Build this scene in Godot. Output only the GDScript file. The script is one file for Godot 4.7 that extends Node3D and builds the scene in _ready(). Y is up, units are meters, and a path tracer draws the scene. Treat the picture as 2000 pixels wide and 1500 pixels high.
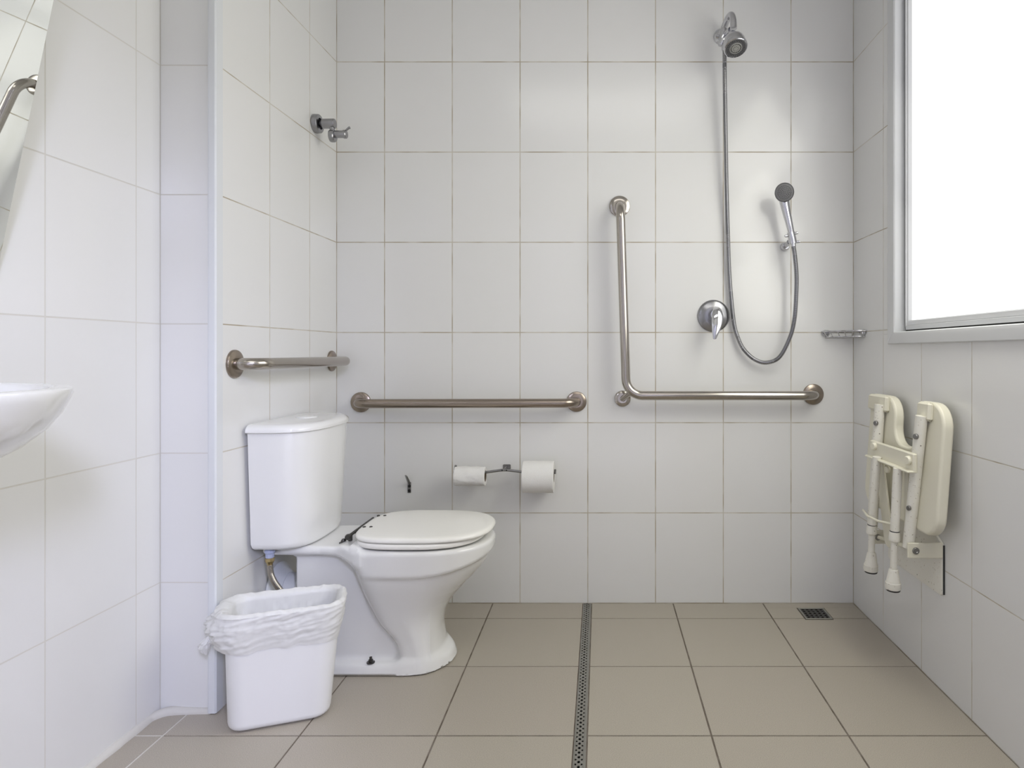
extends Node3D

# ------------------------------------------------------------------ mesh builder
class MB:
	var verts := PackedVector3Array()
	var norms := PackedVector3Array()

	# tris: triangle soup; turned outwards by its signed volume, smoothed below the given angle
	func piece(t: PackedVector3Array, angle := 38.0) -> MB:
		var vol := 0.0
		var c0: Vector3 = t[0]
		for i in range(0, t.size(), 3):
			vol += (t[i] - c0).dot((t[i + 1] - c0).cross(t[i + 2] - c0))
		var flip := vol < 0.0
		var n := t.size() / 3
		var fn := PackedVector3Array()
		fn.resize(n)
		var near := {}
		for f in n:
			var a: Vector3 = t[f * 3]
			var b: Vector3 = t[f * 3 + 1]
			var c: Vector3 = t[f * 3 + 2]
			var m := (b - a).cross(c - a)
			if flip:
				m = -m
			fn[f] = m
			for k in 3:
				var key := Vector3i((t[f * 3 + k] * 50000.0).round())
				if not near.has(key):
					near[key] = PackedInt32Array()
				near[key].append(f)
		var lim := cos(deg_to_rad(angle))
		var fu := PackedVector3Array()
		fu.resize(n)
		for f in n:
			fu[f] = fn[f].normalized()
		for f in n:
			if fn[f].length_squared() < 1e-22:
				continue
			for k in [0, 2, 1] if not flip else [0, 1, 2]:
				var p: Vector3 = t[f * 3 + k]
				var s := Vector3.ZERO
				for g in near[Vector3i((p * 50000.0).round())]:
					if fu[f].dot(fu[g]) > lim:
						s += fn[g]
				verts.append(p)
				norms.append(s.normalized())
		return self

	func raw(v: PackedVector3Array, n: PackedVector3Array) -> void:
		verts.append_array(v)
		norms.append_array(n)

	func mesh(base := Vector3.ZERO) -> ArrayMesh:
		var v := verts
		if base != Vector3.ZERO:
			v = PackedVector3Array()
			for p in verts:
				v.append(p - base)
		var arr := []
		arr.resize(Mesh.ARRAY_MAX)
		arr[Mesh.ARRAY_VERTEX] = v
		arr[Mesh.ARRAY_NORMAL] = norms
		var m := ArrayMesh.new()
		m.add_surface_from_arrays(Mesh.PRIMITIVE_TRIANGLES, arr)
		return m

	func loft(rings: Array, cap0 := true, cap1 := true, angle := 38.0, closed := true) -> MB:
		var t := PackedVector3Array()
		var n: int = rings[0].size()
		for i in rings.size() - 1:
			var a: PackedVector3Array = rings[i]
			var b: PackedVector3Array = rings[i + 1]
			for k in (n if closed else n - 1):
				var l := (k + 1) % n
				t.append_array(PackedVector3Array([a[k], a[l], b[l], a[k], b[l], b[k]]))
		for e in 2:
			if (e == 0 and cap0) or (e == 1 and cap1):
				var r: PackedVector3Array = rings[0] if e == 0 else rings[rings.size() - 1]
				var c := Vector3.ZERO
				for p in r:
					c += p
				c /= n
				for k in n:
					var l := (k + 1) % n
					t.append_array(PackedVector3Array([c, r[l], r[k]]) if e == 0 else PackedVector3Array([c, r[k], r[l]]))
		return piece(t, angle)

	# chamfered box
	func box(lo: Vector3, hi: Vector3, b := 0.001, x := Transform3D()) -> MB:
		b = minf(b, (hi - lo)[(hi - lo).min_axis_index()] * 0.45)
		var rings := []
		for s in [[b, 0.0], [0.0, b], [0.0, hi.y - lo.y - b], [b, hi.y - lo.y]]:
			var i: float = s[0]
			var y: float = lo.y + s[1]
			var q := PackedVector3Array()
			for p in [Vector2(lo.x + i + b, lo.z + i), Vector2(hi.x - i - b, lo.z + i), Vector2(hi.x - i, lo.z + i + b), Vector2(hi.x - i, hi.z - i - b), Vector2(hi.x - i - b, hi.z - i), Vector2(lo.x + i + b, hi.z - i), Vector2(lo.x + i, hi.z - i - b), Vector2(lo.x + i, lo.z + i + b)]:
				q.append(x * Vector3(p.x, y, p.y))
			rings.append(q)
		return loft(rings, true, true, 20.0)

	# profile of (radius, height) turned round the local y axis
	func lathe(prof: Array, x := Transform3D(), segs := 32, angle := 38.0) -> MB:
		var rings := []
		for p in prof:
			var q := PackedVector3Array()
			for k in segs:
				var a := TAU * k / segs
				q.append(x * Vector3(maxf(p.x, 1e-5) * cos(a), p.y, maxf(p.x, 1e-5) * sin(a)))
			rings.append(q)
		return loft(rings, true, true, angle)

	func tube(path: PackedVector3Array, r, segs := 16, squash := 1.0, up := Vector3.ZERO) -> MB:
		var n := path.size()
		var rings := []
		var t0 := (path[1] - path[0]).normalized()
		var side := t0.cross(up) if up != Vector3.ZERO else t0.cross(Vector3(0.31, 0.77, 0.55))
		side = side.normalized()
		for i in n:
			var t := (path[mini(i + 1, n - 1)] - path[maxi(i - 1, 0)]).normalized()
			side = (side - t * side.dot(t)).normalized()
			var other := t.cross(side)
			var rr: float = r if (r is float) else r[i]
			var q := PackedVector3Array()
			for k in segs:
				var a := TAU * k / segs
				q.append(path[i] + side * (cos(a) * rr) + other * (sin(a) * rr * squash))
			rings.append(q)
		return loft(rings)

	# outline in the local xy plane, pushed along z from z0 to z1 with rounded edges
	func prism(outline: PackedVector2Array, z0: float, z1: float, bevel := 0.001, x := Transform3D(), steps := 1, angle := 38.0) -> MB:
		var n := outline.size()
		var area := 0.0
		for i in n:
			area += outline[i].cross(outline[(i + 1) % n])
		var sg := 1.0 if area > 0 else -1.0
		var inward := PackedVector2Array()
		for i in n:
			var d0 := (outline[i] - outline[(i + n - 1) % n]).normalized()
			var d1 := (outline[(i + 1) % n] - outline[i]).normalized()
			var m := (Vector2(-d0.y, d0.x) + Vector2(-d1.y, d1.x)) * sg
			m = m.normalized()
			inward.append(m / maxf(0.5, m.dot(Vector2(-d1.y, d1.x) * sg)))
		var rings := []
		var sets := []
		for s in steps + 1:
			var a := PI / 2 * s / steps
			sets.append([bevel * (1 - sin(a)), z0 + bevel * (1 - cos(a))])
		for s in steps + 1:
			var a := PI / 2 * (1 - float(s) / steps)
			sets.append([bevel * (1 - sin(a)), z1 - bevel * (1 - cos(a))])
		for s in sets:
			var q := PackedVector3Array()
			for i in n:
				var p: Vector2 = outline[i] + inward[i] * s[0]
				q.append(x * Vector3(p.x, p.y, s[1]))
			rings.append(q)
		var t := PackedVector3Array()
		for i in rings.size() - 1:
			for k in n:
				var l := (k + 1) % n
				t.append_array(PackedVector3Array([rings[i][k], rings[i][l], rings[i + 1][l], rings[i][k], rings[i + 1][l], rings[i + 1][k]]))
		var flat := PackedVector2Array()
		for i in n:
			flat.append(outline[i] + inward[i] * bevel)
		var idx := Geometry2D.triangulate_polygon(flat)
		for i in range(0, idx.size(), 3):
			var a := idx[i]
			var b := idx[i + 1]
			var c := idx[i + 2]
			if (flat[b] - flat[a]).cross(flat[c] - flat[a]) * sg < 0:
				var s := b
				b = c
				c = s
			t.append_array(PackedVector3Array([rings[0][a], rings[0][c], rings[0][b]]))
			var e: PackedVector3Array = rings[rings.size() - 1]
			t.append_array(PackedVector3Array([e[a], e[b], e[c]]))
		return piece(t, angle)

# ------------------------------------------------------------------ naming and tagging
var taken := {}

func numbered(called: String) -> String:
	var n: int = taken.get(called, 0)
	taken[called] = n + 1
	return called if n == 0 else "%s_%03d" % [called, n]

func tag(o: Node3D, label: String, category: String, group := "") -> void:
	o.set_meta("label", label)
	o.set_meta("category", category)
	if group:
		o.set_meta("group", group)

func thing(called: String, label: String, category: String, at: Vector3, group := "") -> Node3D:
	var o := Node3D.new()
	o.name = numbered(called)
	add_child(o)
	o.position = at
	tag(o, label, category, group)
	return o

# a part whose mesh was drawn in world metres
func part(root: Node3D, called: String, m: MB, mat: Material, label := "") -> MeshInstance3D:
	var o := MeshInstance3D.new()
	var n := 0
	var want := called
	while root.has_node(want):
		n += 1
		want = "%s_%03d" % [called, n]
	o.name = want
	o.mesh = m.mesh()
	o.material_override = mat
	root.add_child(o, true)
	if root.get_parent() == self and not root.has_meta("drawn_in_world"):
		o.position = -root.position
	if label:
		o.set_meta("label", label)
	return o

func single(called: String, label: String, category: String, at: Vector3, m: MB, mat: Material, group := "") -> MeshInstance3D:
	var o := MeshInstance3D.new()
	o.name = numbered(called)
	o.mesh = m.mesh(at)
	o.material_override = mat
	add_child(o)
	o.position = at
	tag(o, label, category, group)
	return o

func struct(called: String, m: MB, mat: Material) -> MeshInstance3D:
	var o := MeshInstance3D.new()
	o.name = called
	o.mesh = m.mesh()
	o.material_override = mat
	o.set_meta("kind", "structure")
	add_child(o)
	return o

# ------------------------------------------------------------------ materials
var M := {}

func mat(called: String, c: Color, rough: float, metal := 0.0, spec := 0.5) -> StandardMaterial3D:
	var m := StandardMaterial3D.new()
	m.resource_name = called
	m.albedo_color = c
	m.roughness = rough
	m.metallic = metal
	m.metallic_specular = spec
	M[called] = m
	return m

func noise_tex(size: int, freq: float, ramp: Array, sd: int, octaves := 3, kind := FastNoiseLite.TYPE_SIMPLEX_SMOOTH, bump := 0.0) -> NoiseTexture2D:
	var f := FastNoiseLite.new()
	f.seed = sd
	f.noise_type = kind
	f.frequency = freq
	f.fractal_octaves = octaves
	var t := NoiseTexture2D.new()
	t.width = size
	t.height = size
	t.seamless = true
	t.noise = f
	if bump > 0:
		t.as_normal_map = true
		t.bump_strength = bump
	if ramp.size():
		var g := Gradient.new()
		var offs := PackedFloat32Array()
		var cols := PackedColorArray()
		for r in ramp:
			offs.append(r[0])
			cols.append(r[1])
		g.offsets = offs
		g.colors = cols
		t.color_ramp = g
	return t

func triplanar(m: StandardMaterial3D, s: float) -> void:
	m.uv1_triplanar = true
	m.uv1_world_triplanar = true
	m.uv1_scale = Vector3.ONE * s

func make_materials() -> void:
	var wave := noise_tex(512, 0.012, [], 3, 2, FastNoiseLite.TYPE_SIMPLEX_SMOOTH, 1.2)
	var shades := [Color(0.906, 0.906, 0.9), Color(0.903, 0.903, 0.898), Color(0.909, 0.908, 0.902)]
	for i in 3:
		var t := mat("glazed_tile_%d" % i, shades[i], 0.16)
		t.normal_enabled = true
		t.normal_texture = wave
		t.normal_scale = 0.06
		triplanar(t, 4.0)
	var g := mat("wall_grout", Color(0.81, 0.79, 0.745), 0.9)
	g.albedo_texture = noise_tex(256, 0.02, [[0.2, Color(0.86, 0.83, 0.78)], [0.6, Color(1, 1, 1)]], 8)
	triplanar(g, 1.3)
	mat("white_grout", Color(0.835, 0.825, 0.80), 0.9)
	var fshade := [Color(1, 0.985, 0.955), Color(0.985, 0.97, 0.94), Color(0.99, 0.978, 0.945)]
	var speck := noise_tex(1024, 0.16, [[0.1, Color(0.58, 0.56, 0.53)], [0.45, Color(0.70, 0.68, 0.65)], [0.6, Color(0.72, 0.70, 0.67)], [0.95, Color(0.81, 0.79, 0.76)]], 21, 4)
	var fb := noise_tex(512, 0.2, [], 22, 3)
	for i in 3:
		var t := mat("floor_tile_%d" % i, fshade[i], 0.42, 0.0, 0.4)
		t.albedo_texture = speck
		t.heightmap_enabled = true
		t.heightmap_texture = fb
		t.heightmap_scale = 0.02
		triplanar(t, 3.1)
	var fg := mat("floor_grout", Color(0.50, 0.465, 0.43), 0.95)
	fg.albedo_texture = noise_tex(256, 0.03, [[0.2, Color(0.8, 0.78, 0.75)], [0.7, Color(1, 1, 1)]], 9)
	triplanar(fg, 2.0)
	mat("unseen_hall_paint", Color(0.88, 0.875, 0.86), 0.85)
	mat("paint", Color(0.9, 0.9, 0.89), 0.8)
	mat("pvc", Color(0.88, 0.89, 0.9), 0.25)
	mat("aluminium", Color(0.84, 0.845, 0.85), 0.35, 0.0, 0.6)
	mat("gasket", Color(0.12, 0.13, 0.12), 0.7)
	var c := mat("ceramic", Color(0.93, 0.93, 0.925), 0.07)
	c.clearcoat_enabled = true
	c.clearcoat = 0.4
	c.clearcoat_roughness = 0.03
	mat("seat_plastic", Color(0.97, 0.965, 0.945), 0.14)
	mat("bin_plastic", Color(0.93, 0.93, 0.93), 0.3)
	var b := mat("bag", Color(0.93, 0.93, 0.925), 0.38)
	b.backlight_enabled = true
	b.backlight = Color(0.45, 0.45, 0.44)
	var s := mat("steel", Color(0.70, 0.675, 0.645), 0.2, 1.0)
	s.roughness_texture = noise_tex(256, 0.02, [[0.2, Color(0.8, 0.8, 0.8)], [0.8, Color(1, 1, 1)]], 31)
	triplanar(s, 2.5)
	mat("old_steel", Color(0.62, 0.575, 0.53), 0.26, 1.0)
	mat("chrome", Color(0.80, 0.80, 0.815), 0.07, 1.0)
	mat("dull_chrome", Color(0.62, 0.62, 0.63), 0.25, 1.0)
	mat("dark_steel", Color(0.36, 0.355, 0.35), 0.38, 1.0)
	mat("grey_steel", Color(0.56, 0.555, 0.55), 0.3, 1.0)
	mat("drain_steel", Color(0.66, 0.655, 0.63), 0.4, 1.0)
	mat("black", Color(0.06, 0.06, 0.06), 0.5)
	mat("dark_rubber", Color(0.2, 0.2, 0.2), 0.6)
	mat("spray_face", Color(0.42, 0.42, 0.425), 0.4)
	mat("spray_face_light", Color(0.62, 0.62, 0.6), 0.3)
	mat("mirror", Color(0.95, 0.96, 0.955), 0.01, 1.0)
	mat("mirror_back", Color(0.72, 0.72, 0.71), 0.5)
	mat("cream", Color(0.905, 0.89, 0.82), 0.32)
	var ch := mat("chipped_cream", Color(0.92, 0.91, 0.88), 0.35)
	ch.albedo_texture = noise_tex(512, 0.035, [[0.0, Color(0.16, 0.13, 0.11)], [0.085, Color(0.2, 0.16, 0.13)], [0.10, Color(0.72, 0.64, 0.55)], [0.15, Color(1, 1, 0.99)], [1.0, Color(1, 1, 1)]], 44, 4)
	triplanar(ch, 5.0)
	var pa := mat("paper", Color(0.93, 0.925, 0.915), 0.95, 0.0, 0.2)
	pa.heightmap_enabled = true
	pa.heightmap_texture = noise_tex(512, 0.06, [], 51, 2)
	pa.heightmap_scale = 0.05
	triplanar(pa, 9.0)
	mat("card", Color(0.5, 0.44, 0.37), 0.9)
	mat("brass", Color(0.78, 0.70, 0.52), 0.25, 1.0)
	mat("blue_plastic", Color(0.72, 0.75, 0.86), 0.3)
	var w := mat("window_glow", Color(0.9, 0.9, 0.9), 0.3)
	w.emission_enabled = true
	w.emission = Color(1, 1, 1)
	w.emission_energy_multiplier = WINDOW_GLOW
	var d := mat("unseen_window_glow", Color(0.8, 0.8, 0.85), 0.3)  # glow of the unseen hall window behind the camera
	d.emission_enabled = true
	d.emission = Color(0.85, 0.865, 1.0)
	d.emission_energy_multiplier = UNSEEN_HALL_GLOW

# ------------------------------------------------------------------ small geometry helpers
func V(x: float, y: float, z: float) -> Vector3:
	return Vector3(x, y, z)

# frame whose local y axis points along d
func aim(at: Vector3, d: Vector3, hint := Vector3(0.2, 0.1, 1)) -> Transform3D:
	var y := d.normalized()
	var x := y.cross(hint).normalized()
	return Transform3D(Basis(x, y, x.cross(y)), at)

# polyline whose inner corners are rounded to the radii given
func bent(pts: Array, r: float, steps := 10) -> PackedVector3Array:
	var out := PackedVector3Array([pts[0]])
	for i in range(1, pts.size() - 1):
		var p: Vector3 = pts[i]
		var a: Vector3 = (pts[i - 1] - p).normalized()
		var b: Vector3 = (pts[i + 1] - p).normalized()
		var half := acos(clampf(a.dot(b), -1, 1)) / 2
		var d := minf(r / tan(half), minf(p.distance_to(pts[i - 1]), p.distance_to(pts[i + 1])) * 0.98)
		var rr := d * tan(half)
		var c := p + (a + b).normalized() * (rr / sin(half))
		var s := p + a * d - c
		var e := p + b * d - c
		for k in steps + 1:
			out.append(c + s.slerp(e, float(k) / steps))
	out.append(pts[pts.size() - 1])
	return out

func spline(pts: Array, step: float) -> PackedVector3Array:
	var c := Curve3D.new()
	for i in pts.size():
		var t: Vector3 = (pts[mini(i + 1, pts.size() - 1)] - pts[maxi(i - 1, 0)]) / 6.0
		if i == 0 or i == pts.size() - 1:
			t = t * 1.0
		c.add_point(pts[i], -t, t)
	c.bake_interval = step
	return c.get_baked_points()

func superring(cx: float, cz: float, ab: float, af: float, w: float, n: float, y: float, segs := 64) -> PackedVector3Array:
	var q := PackedVector3Array()
	for k in segs:
		var t := TAU * k / segs
		var c := cos(t)
		var s := sin(t)
		var a := af if c > 0 else ab
		q.append(Vector3(cx + a * signf(c) * pow(absf(c), 2.0 / n), y, cz + w * signf(s) * pow(absf(s), 2.0 / n)))
	return q

func round_poly(pts: Array, radii: Array, steps := 8) -> PackedVector2Array:
	var out := PackedVector2Array()
	var n := pts.size()
	for i in n:
		var p: Vector2 = pts[i]
		var r: float = radii[i]
		if r <= 0:
			out.append(p)
			continue
		var a: Vector2 = (pts[(i + n - 1) % n] - p).normalized()
		var b: Vector2 = (pts[(i + 1) % n] - p).normalized()
		var half := acos(clampf(a.dot(b), -1, 1)) / 2
		var d := r / tan(half)
		var c := p + (a + b).normalized() * (r / sin(half))
		var s := p + a * d - c
		var e := p + b * d - c
		var turn := s.angle_to(e)
		for k in steps + 1:
			out.append(c + s.rotated(turn * k / steps))
	return out

# rectangles (Rect2) of a plane left over when holes are cut out of it
func minus(r: Rect2, h: Rect2) -> Array:
	var i := r.intersection(h)
	if i.size.x <= 1e-4 or i.size.y <= 1e-4:
		return [r]
	var out := []
	if i.position.y > r.position.y + 1e-4:
		out.append(Rect2(r.position.x, r.position.y, r.size.x, i.position.y - r.position.y))
	if i.end.y < r.end.y - 1e-4:
		out.append(Rect2(r.position.x, i.end.y, r.size.x, r.end.y - i.end.y))
	if i.position.x > r.position.x + 1e-4:
		out.append(Rect2(r.position.x, i.position.y, i.position.x - r.position.x, i.size.y))
	if i.end.x < r.end.x - 1e-4:
		out.append(Rect2(i.end.x, i.position.y, r.end.x - i.end.x, i.size.y))
	return out

var tile_meshes := {}

func tile_mesh(w: float, h: float, depth: float, b: float) -> ArrayMesh:
	var key := "%.4f %.4f %.4f" % [w, h, depth]
	if not tile_meshes.has(key):
		var rings := []
		for s in [[0.0, -depth], [0.0, -b], [b * 0.35, -b * 0.3], [b, 0.0]]:
			var i: float = s[0]
			rings.append(PackedVector3Array([V(-w / 2 + i, -h / 2 + i, s[1]), V(w / 2 - i, -h / 2 + i, s[1]), V(w / 2 - i, h / 2 - i, s[1]), V(-w / 2 + i, h / 2 - i, s[1])]))
		tile_meshes[key] = MB.new().loft(rings, false, true, 30.0).mesh()
	return tile_meshes[key]

var rng := RandomNumberGenerator.new()

# tiles between the given joint lines of a plane (origin, u, v; facing u x v)
func tiles(wall: Node3D, called: String, kind: String, o: Vector3, u: Vector3, v: Vector3, us: Array, vs: Array, gap: float, depth: float, bevel: float, holes := [], lip := 0.0004) -> void:
	var n := u.cross(v).normalized()
	for i in us.size() - 1:
		for j in vs.size() - 1:
			var cell := Rect2(us[i] + gap / 2, vs[j] + gap / 2, us[i + 1] - us[i] - gap, vs[j + 1] - vs[j] - gap)
			var left := [cell]
			for h in holes:
				var next := []
				for r in left:
					next.append_array(minus(r, h))
				left = next
			var tilt := Basis(u, rng.randf_range(-1, 1) * lip) * Basis(v, rng.randf_range(-1, 1) * lip)
			var which := rng.randi() % 3
			for r in left:
				if r.size.x < 0.006 or r.size.y < 0.006:
					continue
				var t := MeshInstance3D.new()
				t.name = called
				t.mesh = tile_mesh(r.size.x, r.size.y, depth, bevel)
				t.material_override = M["%s_%d" % [kind, which]]
				var c: Vector2 = r.get_center()
				t.transform = Transform3D(tilt * Basis(u, v, n), o + u * c.x + v * c.y)
				wall.add_child(t, true)

# slab behind a plane with holes through it
func slab(m: MB, o: Vector3, u: Vector3, v: Vector3, r: Rect2, holes: Array, depth: float) -> void:
	var n := u.cross(v).normalized()
	var left := [r]
	for h in holes:
		var next := []
		for q in left:
			next.append_array(minus(q, h))
		left = next
	for q in left:
		var x := Transform3D(Basis(u, v, n), o)
		m.box(V(q.position.x, q.position.y, -depth), V(q.end.x, q.end.y, 0), 0.00002, x)

func steps_of(a: float, first: float, step: float, b: float) -> Array:
	var out := [a]
	var x := first
	while x < b - 0.02:
		out.append(x)
		x += step
	out.append(b)
	return out

# four mitred lengths round an opening in the right wall: profile of (t, p), t from the inner rectangle (0) to the outer (1), p into the room
func mitred(root: Node3D, called: String, inner: Rect2, outer: Rect2, prof: Array, m: Material) -> void:
	var ci := [Vector2(inner.position.x, inner.position.y), Vector2(inner.end.x, inner.position.y), inner.end, Vector2(inner.position.x, inner.end.y)]
	var co := [Vector2(outer.position.x, outer.position.y), Vector2(outer.end.x, outer.position.y), outer.end, Vector2(outer.position.x, outer.end.y)]
	for i in 4:
		var b := MB.new()
		var rings := []
		for k in [i, (i + 1) % 4]:
			var q := PackedVector3Array()
			for p in prof:
				var w: Vector2 = ci[k].lerp(co[k], p.x)
				var along: Vector2 = (ci[(i + 1) % 4] - ci[i]).normalized() * (0.0004 if k == i else -0.0004)
				w += along
				q.append(V(WR - p.y, w.y, -w.x))
			rings.append(q)
		b.loft(rings, true, true, 25.0)
		part(root, called, b, m)

# ------------------------------------------------------------------ the place
const WR := 0.9365          # right wall
const DB := 2.348           # back wall's distance from the camera
const H := 2.6667           # ceiling
const REAR := 0.45          # wall behind the camera
const SK := 0.0155          # how far the left walls lean out of square
const WINDOW_GLOW := 0.85
const WINDOW_LIGHT := 0.295
const UNSEEN_HALL_ENERGY := 12.6
const ADDED_FILL := 0.42  # strength of the added ceiling fill
const UNSEEN_HALL_GLOW := 2.0
const WIN_IN := Rect2(0.75, 0.991, 1.25, 1.16)

func _ready() -> void:
	rng.seed = 7
	# camera: shifted lens, image plane parallel to the back wall
	var cam := Camera3D.new()
	cam.name = "camera"
	cam.keep_aspect = Camera3D.KEEP_HEIGHT
	var near := 0.05
	cam.set_frustum(1500.0 / 1241.0 * near, Vector2(-172.0, -62.0) / 1241.0 * near, near, 60.0)
	cam.position = V(0, 0.927, 0)
	add_child(cam)
	cam.current = true
	# sky
	var env := Environment.new()
	env.background_mode = Environment.BG_COLOR
	env.background_color = Color(0.92, 0.95, 1.0)
	env.background_energy_multiplier = 1.0
	env.tonemap_mode = Environment.TONE_MAPPER_LINEAR
	env.tonemap_exposure = 1.14
	env.sdfgi_enabled = true
	env.ssao_enabled = true
	env.ssil_enabled = true
	var we := WorldEnvironment.new()
	we.name = "world"
	we.environment = env
	add_child(we)
	# daylight through the frosted window on the right: it falls inwards and down, so the light is split into tilted bands
	for k in 3:
		var wl := AreaLight3D.new()
		wl.name = "window_daylight_%d" % (k + 1)
		wl.area_size = Vector2(1.05, 0.34)
		wl.light_color = Color(1.0, 0.995, 0.95)
		wl.light_energy = WINDOW_LIGHT
		wl.area_range = 12.0
		wl.shadow_enabled = true
		add_child(wl)
		wl.position = V(WR - 0.115, 1.23 + 0.37 * k, -1.345)
		wl.rotation = V(-0.6, PI / 2, 0)
	# cool light from out of view behind the camera, placed to light the lower left
	var hl := AreaLight3D.new()
	hl.name = "unseen_hall_light"
	hl.area_size = Vector2(0.42, 0.86)
	hl.light_color = Color(0.85, 0.865, 1.0)
	hl.light_energy = UNSEEN_HALL_ENERGY
	hl.area_range = 14.0
	hl.shadow_enabled = true
	add_child(hl)
	hl.position = V(1.685, 2.65, 2.68)
	# added fill light under the ceiling, out of view, to brighten the lower room
	var lp := AreaLight3D.new()
	lp.name = "added_ceiling_fill"
	lp.area_size = Vector2(1.3, 0.7)
	lp.light_color = Color(1.0, 0.99, 0.965)
	lp.light_energy = ADDED_FILL
	lp.area_range = 14.0
	lp.shadow_enabled = true
	add_child(lp)
	lp.position = V(0.05, H - 0.022, -0.2)
	lp.rotation = V(-PI / 2, 0, 0)
	make_materials()
	room()
	toilet()
	bin()
	grab_bars()
	shower()
	shower_seat()
	small_fittings()
	basin_and_mirror()

func room() -> void:
	var up := Vector3.UP
	var rows := []
	for k in 9:
		rows.append(k * H / 8.0)
	var gd := 0.0003   # how far the joints lie behind the glaze
	# back wall
	var b := MB.new()
	slab(b, V(0, 0, -DB - gd), Vector3.RIGHT, up, Rect2(-1.3, -0.06, 2.4, H + 0.1), [], 0.1)
	var wb := struct("wall_back", b, M.wall_grout)
	tiles(wb, "tile", "glazed_tile", V(0, 0, -DB), Vector3.RIGHT, up, steps_of(-0.974, -0.7965, 0.25035, WR), rows, 0.0035, 0.006, 0.0003)
	# left side wall of the toilet bay
	var dir := V(-SK, 0, 1).normalized()
	var nrm := dir.cross(up)
	var inward := -nrm
	# tiles face u x v, so u runs away from the camera on the left walls
	b = MB.new()
	slab(b, V(-0.974, 0, -DB) - inward * gd, -dir, up, Rect2(-0.703, -0.06, 0.703, H + 0.1), [], 0.1)
	var wp := struct("wall_left_bay", b, M.wall_grout)
	tiles(wp, "tile", "glazed_tile", V(-0.974, 0, -DB), -dir, up, [-0.71, -0.460, -0.209, 0.0], rows, 0.003, 0.006, 0.0003)
	# short return wall that faces the camera
	b = MB.new()
	slab(b, V(-0.985, 0, -1.638 - gd), Vector3.RIGHT, up, Rect2(-0.25, -0.06, 0.25, H + 0.1), [], 0.05)
	var wf := struct("wall_left_return", b, M.white_grout)
	tiles(wf, "tile", "glazed_tile", V(-0.985, 0, -1.638), Vector3.RIGHT, up, [-0.149, 0.0], rows, 0.003, 0.006, 0.0003)
	# left wall beside the basin
	b = MB.new()
	slab(b, V(-1.134, 0, -1.638) - inward * gd, -dir, up, Rect2(-2.2, -0.06, 2.2, H + 0.1), [], 0.1)
	var wl := struct("wall_left", b, M.white_grout)
	var us := [0.0]
	var x := -0.083
	while x > -2.07:
		us.push_front(x)
		x -= 0.2507
	us.push_front(-2.09)
	tiles(wl, "tile", "glazed_tile", V(-1.134, 0, -1.638), -dir, up, us, rows, 0.003, 0.006, 0.0003)
	# right wall with its window opening; u runs from the far corner towards the camera
	var opening := Rect2(DB - 2.01, 0.985, 1.27, 1.172)
	b = MB.new()
	slab(b, V(WR + gd, 0, -DB), Vector3(0, 0, 1), up, Rect2(-0.1, -0.06, 3.0, H + 0.1), [opening], 0.14)
	var wr := struct("wall_right", b, M.wall_grout)
	right_tiles(wr, rows, opening)
	# unseen wall behind the camera; its doorway is sized to trim the hall light
	b = MB.new()
	slab(b, V(0, 0, REAR), Vector3.LEFT, up, Rect2(-1.1, -0.06, 2.4, H + 0.1), [Rect2(-0.60, 0.0, 1.25, 2.0)], 0.1)
	struct("unseen_wall_rear", b, M.paint)
	b = MB.new()
	b.box(V(-1.35, H, -DB - 0.12), V(1.1, H + 0.1, REAR + 0.12), 0.001)
	var ce := struct("ceiling", b, M.paint)
	b = MB.new()
	b.box(V(-0.6, H - 0.018, -0.55), V(0.7, H, 0.15), 0.002)
	part(ce, "added_fill_panel", b, M.window_glow)  # added glowing panel that goes with the ceiling fill
	# unseen hall beyond the door, shaped to bring light in to the left side
	b = MB.new()
	b.box(V(-1.5, -0.1, REAR + 0.1), V(2.1, -0.002, 2.8), 0.001)
	struct("unseen_floor_hall", b, M.unseen_hall_paint)
	b = MB.new()
	b.box(V(-1.5, 3.2, REAR), V(2.1, 3.3, 2.8), 0.001)
	struct("unseen_ceiling_hall", b, M.unseen_hall_paint)
	b = MB.new()
	b.box(V(-1.5, -0.1, REAR), V(-1.4, 3.25, 2.8), 0.001)
	b.box(V(2.0, -0.1, REAR), V(2.1, 3.25, 2.8), 0.001)
	b.box(V(-1.5, H + 0.05, REAR), V(2.1, 3.25, REAR + 0.1), 0.001)
	b.box(V(1.05, -0.1, REAR), V(2.1, H + 0.1, REAR + 0.1), 0.001)
	b.box(V(-1.5, -0.1, REAR), V(-1.2, H + 0.1, REAR + 0.1), 0.001)
	slab(b, V(0, 0, 2.7), Vector3.LEFT, up, Rect2(-2.1, -0.06, 3.6, 3.3), [Rect2(-1.92, 2.2, 0.47, 0.9)], 0.1)
	struct("unseen_wall_hall", b, M.unseen_hall_paint)
	# floor with the two drain pits left open
	var chan := Rect2(-0.061, -DB, 0.028, 1.6)
	var trap := Rect2(0.714, -2.303, 0.096, 0.098)
	b = MB.new()
	slab(b, V(0, -0.0018, 0), Vector3.RIGHT, Vector3.FORWARD, Rect2(-1.35, -REAR - 0.1, 2.45, DB + REAR + 0.2), [Rect2(chan.position.x, 0.748, 0.028, 1.6), Rect2(0.714, 2.205, 0.096, 0.098)], 0.08)
	var fl := struct("floor", b, M.floor_grout)
	var ds := [-0.46, -0.157, 0.181, 0.52, 0.859, 1.198, 1.5366, 1.8758, 2.2133, DB]
	tiles(fl, "floor_tile", "floor_tile", Vector3.ZERO, Vector3.RIGHT, Vector3.FORWARD, [-1.2, -1.058, -0.727, -0.396, -0.0625], ds, 0.004, 0.008, 0.0012, [], 0.0003)
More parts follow.
